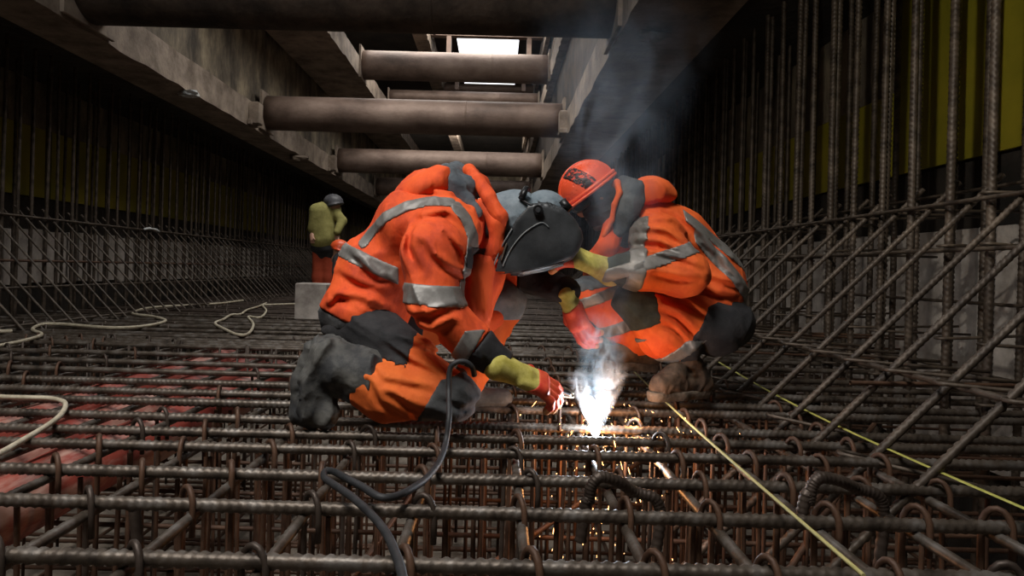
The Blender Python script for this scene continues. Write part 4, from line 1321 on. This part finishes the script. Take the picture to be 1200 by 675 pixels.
YD = 9.6
pd = at(396, 362, YD)
Dp = empty('person', (pd.x, YD, 0.02), 'person in black clothes and orange hard hat crouching far back beside the standing worker', 'person')
def dp_(px, py, dy=0.0): return at(px - 3, py, YD + dy)
part('jacket', cloth(U([cap(dp_(405, 305), dp_(407, 330), 0.13, 0.16), cap(dp_(400, 305, -.1), dp_(398, 322, -.25), 0.07, 0.06), cap(dp_(411, 304, .1), dp_(415, 322, -.2), 0.08, 0.065)], 0.05), 0.014, (0, 0, 1), 7, 2), M['black_cloth'], Dp, 0.02)
part('trousers', U([ell(dp_(408, 338), (0.16, 0.2, 0.14)), cap(dp_(404, 336), dp_(401, 328, -.38), 0.10, 0.085), cap(dp_(401, 328, -.38), dp_(400, 354, -.3), 0.075, 0.065), cap(dp_(408, 338), dp_(410, 329, -.3), 0.11, 0.09), cap(dp_(410, 329, -.3), dp_(408, 354, -.22), 0.08, 0.07)], 0.03), M['black_cloth'], Dp, 0.02)
for px in (399, 409):
    part('boot', cap(dp_(px, 358, -.25), dp_(px + 1, 359.5, -.42), 0.05, 0.045), M['boot_brown'], Dp, 0.018)
part('head', U([ell(dp_(401, 293), (0.09, 0.085, 0.11)), cap(dp_(400, 297), dp_(397, 304), 0.06, 0.07)], 0.03), M['skin'], Dp, 0.016)
part('hard_hat', U([I(ell(dp_(401, 290.5), (0.135, 0.12, 0.12)), half(dp_(402, 293), (-0.35, 0, -1))), I(ell(dp_(403, 293), (0.17, 0.14, 0.05)), slab(dp_(402, 293.5), (-0.35, 0, -1), 0.025))], 0.015), M['helmet'], Dp, 0.013)

# ================================================================== things lying on and fixed to the mat
def strand(name, pts, r, m, label, cat, n=8, sides=8, parent=None):
    return tag(MB().tube(spline(pts, n), r, sides).build(name, m, parent), label, cat)


def deck(px, py, z=0.028):
    """point of the mat's top seen at a pixel"""
    u, v = (px - 582) / FOC, (316 - py) / FOC
    k = u * sr + v * cr
    return at(px, py, (z - CAMZ) / k)


M['cream'] = mat('cream_hose', (0.36, 0.31, 0.22), (0.58, 0.52, 0.40), 20, 0.6)
M['tape_y'] = mat('yellow_green_webbing', (0.33, 0.33, 0.06), (0.50, 0.47, 0.12), 30, 0.6)
M['twine'] = mat('yellow_twine', (0.40, 0.36, 0.13), (0.50, 0.44, 0.18), 30, 0.7)

strand('hose', [deck(-70, 412), deck(0, 405), deck(48, 393), deck(38, 386), deck(50, 380), deck(75, 380), deck(130, 384), deck(170, 382), deck(194, 376), deck(180, 371), deck(155, 367), deck(180, 360), deck(235, 357), deck(262, 355), deck(285, 352)],
       0.014, M['cream'], 'thin cream hose looping in an S across the far left mat', 'hose', 6)
strand('hose', [deck(349, 356), deck(318, 357), deck(308, 358), deck(312, 364), deck(305, 372), deck(291, 371), deck(297, 380), deck(291, 391), deck(278, 392), deck(266, 387), deck(252, 379), deck(262, 374), deck(271, 369), deck(282, 368), deck(290, 363), deck(303, 359), deck(312, 355)],
       0.013, M['cream'], 'thin cream hose in a small loop on the mat beside the grey block', 'hose', 6)
strand('hose', [deck(-60, 462), deck(0, 465), deck(35, 466), deck(60, 467), deck(76, 472), deck(73, 484), deck(58, 497), deck(30, 514), deck(0, 531), deck(-60, 560)],
       0.010, M['cream'], 'cream hose bending round at the left edge above the red pipes', 'hose', 6)
strand('hose', [deck(-40, 389), deck(0, 388.5), deck(14, 388)], 0.016, M['cream'], 'short pale hose end at the far left edge of the mat', 'hose', 3)

# yellow-green webbing stretched along the right corner and the thin twine through the sparks
def ribbon(name, pts, w, m, label, cat):
    b = MB(); b.tube(pts, w, 6, flat=0.18)
    return tag(b.build(name, m), label, cat)


w0, w1 = deck(841, 426, 0.05), deck(1215, 609, 0.05)
ribbon('webbing_strap', [w0.lerp(w1, k / 12) + Vector((0, 0, 0.014 - 0.03 * math.sin(math.pi * k / 12))) for k in range(13)], 0.009, M['tape_y'],
       'yellow-green webbing strap stretched along the foot of the right corner bars', 'strap')
t0, t1 = deck(737, 432, 0.05), deck(1012, 682, 0.05)
strand('twine', [t0.lerp(t1, k / 10) + Vector((0, 0, 0.012 - 0.012 * math.sin(math.pi * k / 10))) for k in range(11)], 0.0045, M['twine'],
       'thin yellow twine stretched from the sparks down to the bottom edge', 'twine', 3, 6)

# thick curved lifting bars
m_u = M['rebar_dark']
def lifting_bar(pl, pr, drop_l, drop_r, Y, label):
    a = at(*pl, Y); b = at(*pr, Y + 0.06)
    up = 0.0
    path = [a - Vector((0.02, 0, drop_l)), a - Vector((0.008, 0, drop_l * 0.4)), a - Vector((0, 0, 0.06)), a - Vector((-0.006, 0, 0.022)), a + Vector((0.03, 0.004, 0.002)),
            a.lerp(b, 0.4) + Vector((0, 0, 0.006)), b + Vector((-0.07, 0, 0.0)), b + Vector((-0.015, 0, -0.016)), b + Vector((0.004, 0, -0.055)), b - Vector((-0.004, 0, drop_r * 0.5)), b - Vector((0.006, 0, drop_r))]
    pts = spline(path, 14)
    rads = [0.0158 * (1 + 0.09 * math.sin(k * 2.1)) for k in range(len(pts))]
    return tag(MB().tube(pts, rads, 12).build('lifting_bar', m_u), label, 'rebar')


lifting_bar((691, 560), (773, 577), 0.17, 0.16, 1.82, 'thick dark bent bar arching over the crossbars at the bottom middle')
lifting_bar((949, 561), (1034, 573), 0.10, 0.24, 1.82, 'thick dark bent bar arching over the crossbars at the bottom right')
b0 = at(158, 598, 1.62)
place('loose_bar', bar_mesh('loose_short', 0.24, 0.013, 0.01, 0.024, 10, 0.12, m=M['rebar_dark']), b0, (0.10, 0.02, -1), 0, 'short dark bar standing through the mat at the bottom left', None)

# welding cable, holder and electrode held by the kneeling worker
cable_pts = [at(556, 440, 2.40), at(553, 430, 2.38), at(545, 424, 2.37), at(534, 425, 2.36), at(527, 434, 2.36), at(526, 460, 2.34), at(526, 490, 2.26),
             deck(522, 520, 0.05), deck(514, 542, 0.04), deck(500, 560, 0.04), deck(482, 573, 0.045), deck(462, 582, 0.045), deck(444, 582, 0.05), deck(424, 570, 0.055), deck(405, 560, 0.06),
             deck(392, 553, 0.05), deck(382, 552, 0.045), deck(380, 559, 0.045), deck(390, 567, 0.05), deck(412, 582, 0.055), deck(436, 604, 0.055), deck(452, 624, 0.05), deck(462, 645, 0.05), deck(470, 668, 0.05), deck(480, 720, 0.05)]
strand('welding_cable', cable_pts, 0.0098, M['cable'], 'dark rubber welding cable running from the kneeling worker down to the bottom edge', 'cable', 8, 10)
H = empty('electrode_holder', tuple(at(655, 465, 2.58)), 'dark electrode holder with brass jaws in the glove of the kneeling worker', 'tool')
MB().tube(spline([at(622, 447, 2.50), at(640, 452, 2.53), at(655, 457, 2.57), at(668, 462, 2.60)], 5), [0.013] * 8 + [0.0115] * 8, 12).build('handle', M['mask_trim'], H)
MB().tube(spline([at(650, 455, 2.57), at(662, 456, 2.60), at(672, 461, 2.62)], 5), [0.008] * 6 + [0.006] * 5, 8).build('jaw', M['metal'], H)
MB().tube(spline([at(649, 460, 2.56), at(660, 464, 2.59), at(672, 465, 2.62)], 5), [0.008] * 6 + [0.006] * 5, 8).build('jaw', M['metal'], H)
ARC = at(697, 506, 2.66)
tag(MB().tube([at(671, 465, 2.62), at(684, 487, 2.64), at(695, 503, 2.66)], [0.0042, 0.0042, 0.003], 8).build('electrode', M['rebar_dark']),
    'thin welding electrode pointing down at the bright arc', 'electrode')
tag(MB().tube(spline([at(686, 462, 2.70), at(694, 466, 2.70), at(700, 476, 2.70), at(702, 490, 2.69), at(700, 508, 2.68)], 6), 0.0085, 8).build('bent_bar_end', M['rebar_dark']),
    'dark bent bar end standing in the white smoke at the arc', 'rebar')
tag(MB().tube(spline([at(656, 505, 2.70), at(656, 480, 2.70), at(657, 472, 2.70), at(662, 469, 2.70), at(664, 474, 2.70)], 5), 0.006, 8).build('bent_wire', M['rebar_rust']),
    'small upright wire with a bent tip just left of the arc', 'wire')


def emit(name, color, strength):
    m = bpy.data.materials.new(name); m.use_nodes = True
    nt = m.node_tree; nt.nodes.remove(nt.nodes['Principled BSDF'])
    e = nt.nodes.new('ShaderNodeEmission'); e.inputs[0].default_value = (*color, 1); e.inputs[1].default_value = strength
    nt.links.new(e.outputs[0], nt.nodes['Material Output'].inputs[0])
    return m


arc = MB().tube(spline([ARC + Vector((0, 0, -0.014)), ARC + Vector((0.002, 0, 0)), ARC + Vector((0.001, -0.002, 0.020)), ARC + Vector((-0.004, 0, 0.042))], 4), [0.006, 0.012, 0.015, 0.017, 0.0175, 0.017, 0.016, 0.014, 0.012, 0.010, 0.007, 0.005, 0.002], 14)
tag(arc.build('welding_arc', emit('arc_light', (1.0, 0.93, 0.97), 60)), 'blinding white welding arc at the tip of the electrode', 'welding arc')
for nm, loc, en, colr, rad in (('arc_lamp', ARC + Vector((0, -0.03, 0.06)), 9, (0.72, 0.86, 1.0), 0.02),
                               ('arc_glow_below', ARC + Vector((0.02, 0.0, -0.10)), 8.0, (1.0, 0.42, 0.14), 0.03),
                               ('arc_glow_right', ARC + Vector((0.17, 0.05, 0.07)), 2.6, (1.0, 0.45, 0.16), 0.02)):
    l = bpy.data.lights.new(nm, 'POINT'); l.energy = en; l.color = colr; l.shadow_soft_size = rad
    o = bpy.data.objects.new(nm, l); o.location = loc; COL.objects.link(o)

# sparks: nobody could count them
rs = random.Random(11)
sp = MB()
for i in range(210):
    a = rs.uniform(0, 2 * math.pi); q = rs.random()
    if i < 90:
        d = Vector((abs(rs.gauss(0.10, 0.14)) * rs.choice((1, 1, -0.6)), rs.gauss(0, 0.12), rs.gauss(0.02, 0.05)))
    else:
        d = Vector((rs.gauss(0.0, 0.12), rs.gauss(-0.05, 0.15), -abs(rs.gauss(0.1, 0.35))))
    p = ARC + d
    if p.z < -1.0: continue
    L = rs.uniform(0.001, 0.006) if rs.random() < 0.85 else rs.uniform(0.008, 0.02)
    v = (d.normalized() * 0.5 + Vector((0, 0, -0.8))).normalized()
    r = rs.uniform(0.0007, 0.0019)
    sp.tube([p - v * L, p, p + v * L], [r * 0.4, r, r * 0.3], 5)
tag(sp.build('sparks', emit('spark_light', (1.0, 0.46, 0.16), 9)), 'orange sparks flying and dripping around the welding arc', 'sparks', kind='stuff')


def smoke(name, base, top, r0, r1, dens, nscale, seed, label, thr=0.5, soft=0.2, stretchz=0.5, col=(0.80, 0.90, 1.0), dist=1.5):
    ax = Vector(top) - Vector(base); H_ = ax.length
    b = MB()
    n = 16
    pts = [(0, 0, H_ * i / n) for i in range(n + 1)]
    rads = [r0 + (r1 - r0) * i / n for i in range(n + 1)]
    b.tube(pts, rads, 20)
    m = bpy.data.materials.new(name); m.use_nodes = True
    nt = m.node_tree; N = nt.nodes; L = nt.links
    N.remove(N['Principled BSDF'])
    vol = N.new('ShaderNodeVolumeScatter'); vol.inputs['Color'].default_value = (*col, 1); vol.inputs['Anisotropy'].default_value = 0.1
    L.new(vol.outputs[0], N['Material Output'].inputs['Volume'])
    tc = N.new('ShaderNodeTexCoord'); sx = N.new('ShaderNodeSeparateXYZ')
    L.new(tc.outputs['Object'], sx.inputs[0])
    def ma(op, a, b_=None, c_=None):
        nd = N.new('ShaderNodeMath'); nd.operation = op
        for i_, q_ in enumerate((a, b_, c_)):
            if q_ is None: continue
            if isinstance(q_, (int, float)): nd.inputs[i_].default_value = q_
            else: L.new(q_, nd.inputs[i_])
        return nd.outputs[0]
    x2 = ma('MULTIPLY', sx.outputs[0], sx.outputs[0]); y2 = ma('MULTIPLY', sx.outputs[1], sx.outputs[1])
    rad = ma('SQRT', ma('ADD', x2, y2))
    R_ = ma('MULTIPLY_ADD', sx.outputs[2], (r1 - r0) / H_, r0)
    fall = ma('SUBTRACT', 1.0, ma('DIVIDE', rad, R_)); fall = ma('MAXIMUM', fall, 0.0)
    fall = ma('MULTIPLY', ma('POWER', fall, 1.3), 2.0)
    t = ma('DIVIDE', sx.outputs[2], H_)
    endf = ma('MULTIPLY', ma('MINIMUM', ma('MULTIPLY', ma('SUBTRACT', 1.0, t), 3.0), 1.0), ma('MINIMUM', ma('MULTIPLY', ma('ADD', t, 0.03), 8.0), 1.0))
    mp = N.new('ShaderNodeMapping'); mp.inputs['Scale'].default_value = (1, 1, stretchz); mp.inputs['Location'].default_value = (seed, seed * 0.7, 0)
    L.new(tc.outputs['Object'], mp.inputs[0])
    nz = N.new('ShaderNodeTexNoise'); nz.inputs['Scale'].default_value = nscale; nz.inputs['Detail'].default_value = 5; nz.inputs['Distortion'].default_value = dist
    L.new(mp.outputs[0], nz.inputs['Vector'])
    mr = N.new('ShaderNodeMapRange'); mr.inputs[1].default_value = thr - soft / 2; mr.inputs[2].default_value = thr + soft / 2
    L.new(nz.outputs[0], mr.inputs[0])
    dd = ma('MULTIPLY', ma('MULTIPLY', mr.outputs[0], fall), ma('MULTIPLY', endf, dens))
    L.new(dd, vol.inputs['Density'])
    o = b.build(name, m)
    o.location = base
    o.rotation_mode = 'QUATERNION'; o.rotation_quaternion = Vector((0, 0, 1)).rotation_difference(ax.normalized())
    return tag(o, label, 'smoke', kind='stuff')


smoke('smoke_plume', ARC + Vector((0, 0.0, 0.0)), at(675, 432, 2.68), 0.018, 0.055, 34, 19, 1.3, 'white smoke wisp leaning left above the welding arc', 0.51, 0.10, 0.5, dist=3.0)
smoke('smoke_plume', ARC + Vector((0.004, 0.01, 0.0)), at(716, 424, 2.74), 0.024, 0.095, 24, 15, 4.1, 'white smoke billow leaning right above the welding arc', 0.51, 0.12, 0.6, dist=3.0)
smoke('smoke_plume', at(700, 462, 2.72), at(704, 365, 2.76), 0.09, 0.14, 9, 10, 3.7, 'bluish smoke above the white puff, passing in front of the far boot', 0.53, 0.12, 0.6, (0.50, 0.78, 1.0), dist=3.0)
smoke('smoke_haze', at(704, 400, 2.80), at(722, 10, 3.0), 0.12, 0.50, 0.95, 4.5, 5.1, 'thin bluish smoke drifting up past the two welders to the struts', 0.52, 0.16, 0.5, (0.55, 0.75, 1.0), dist=1.6)
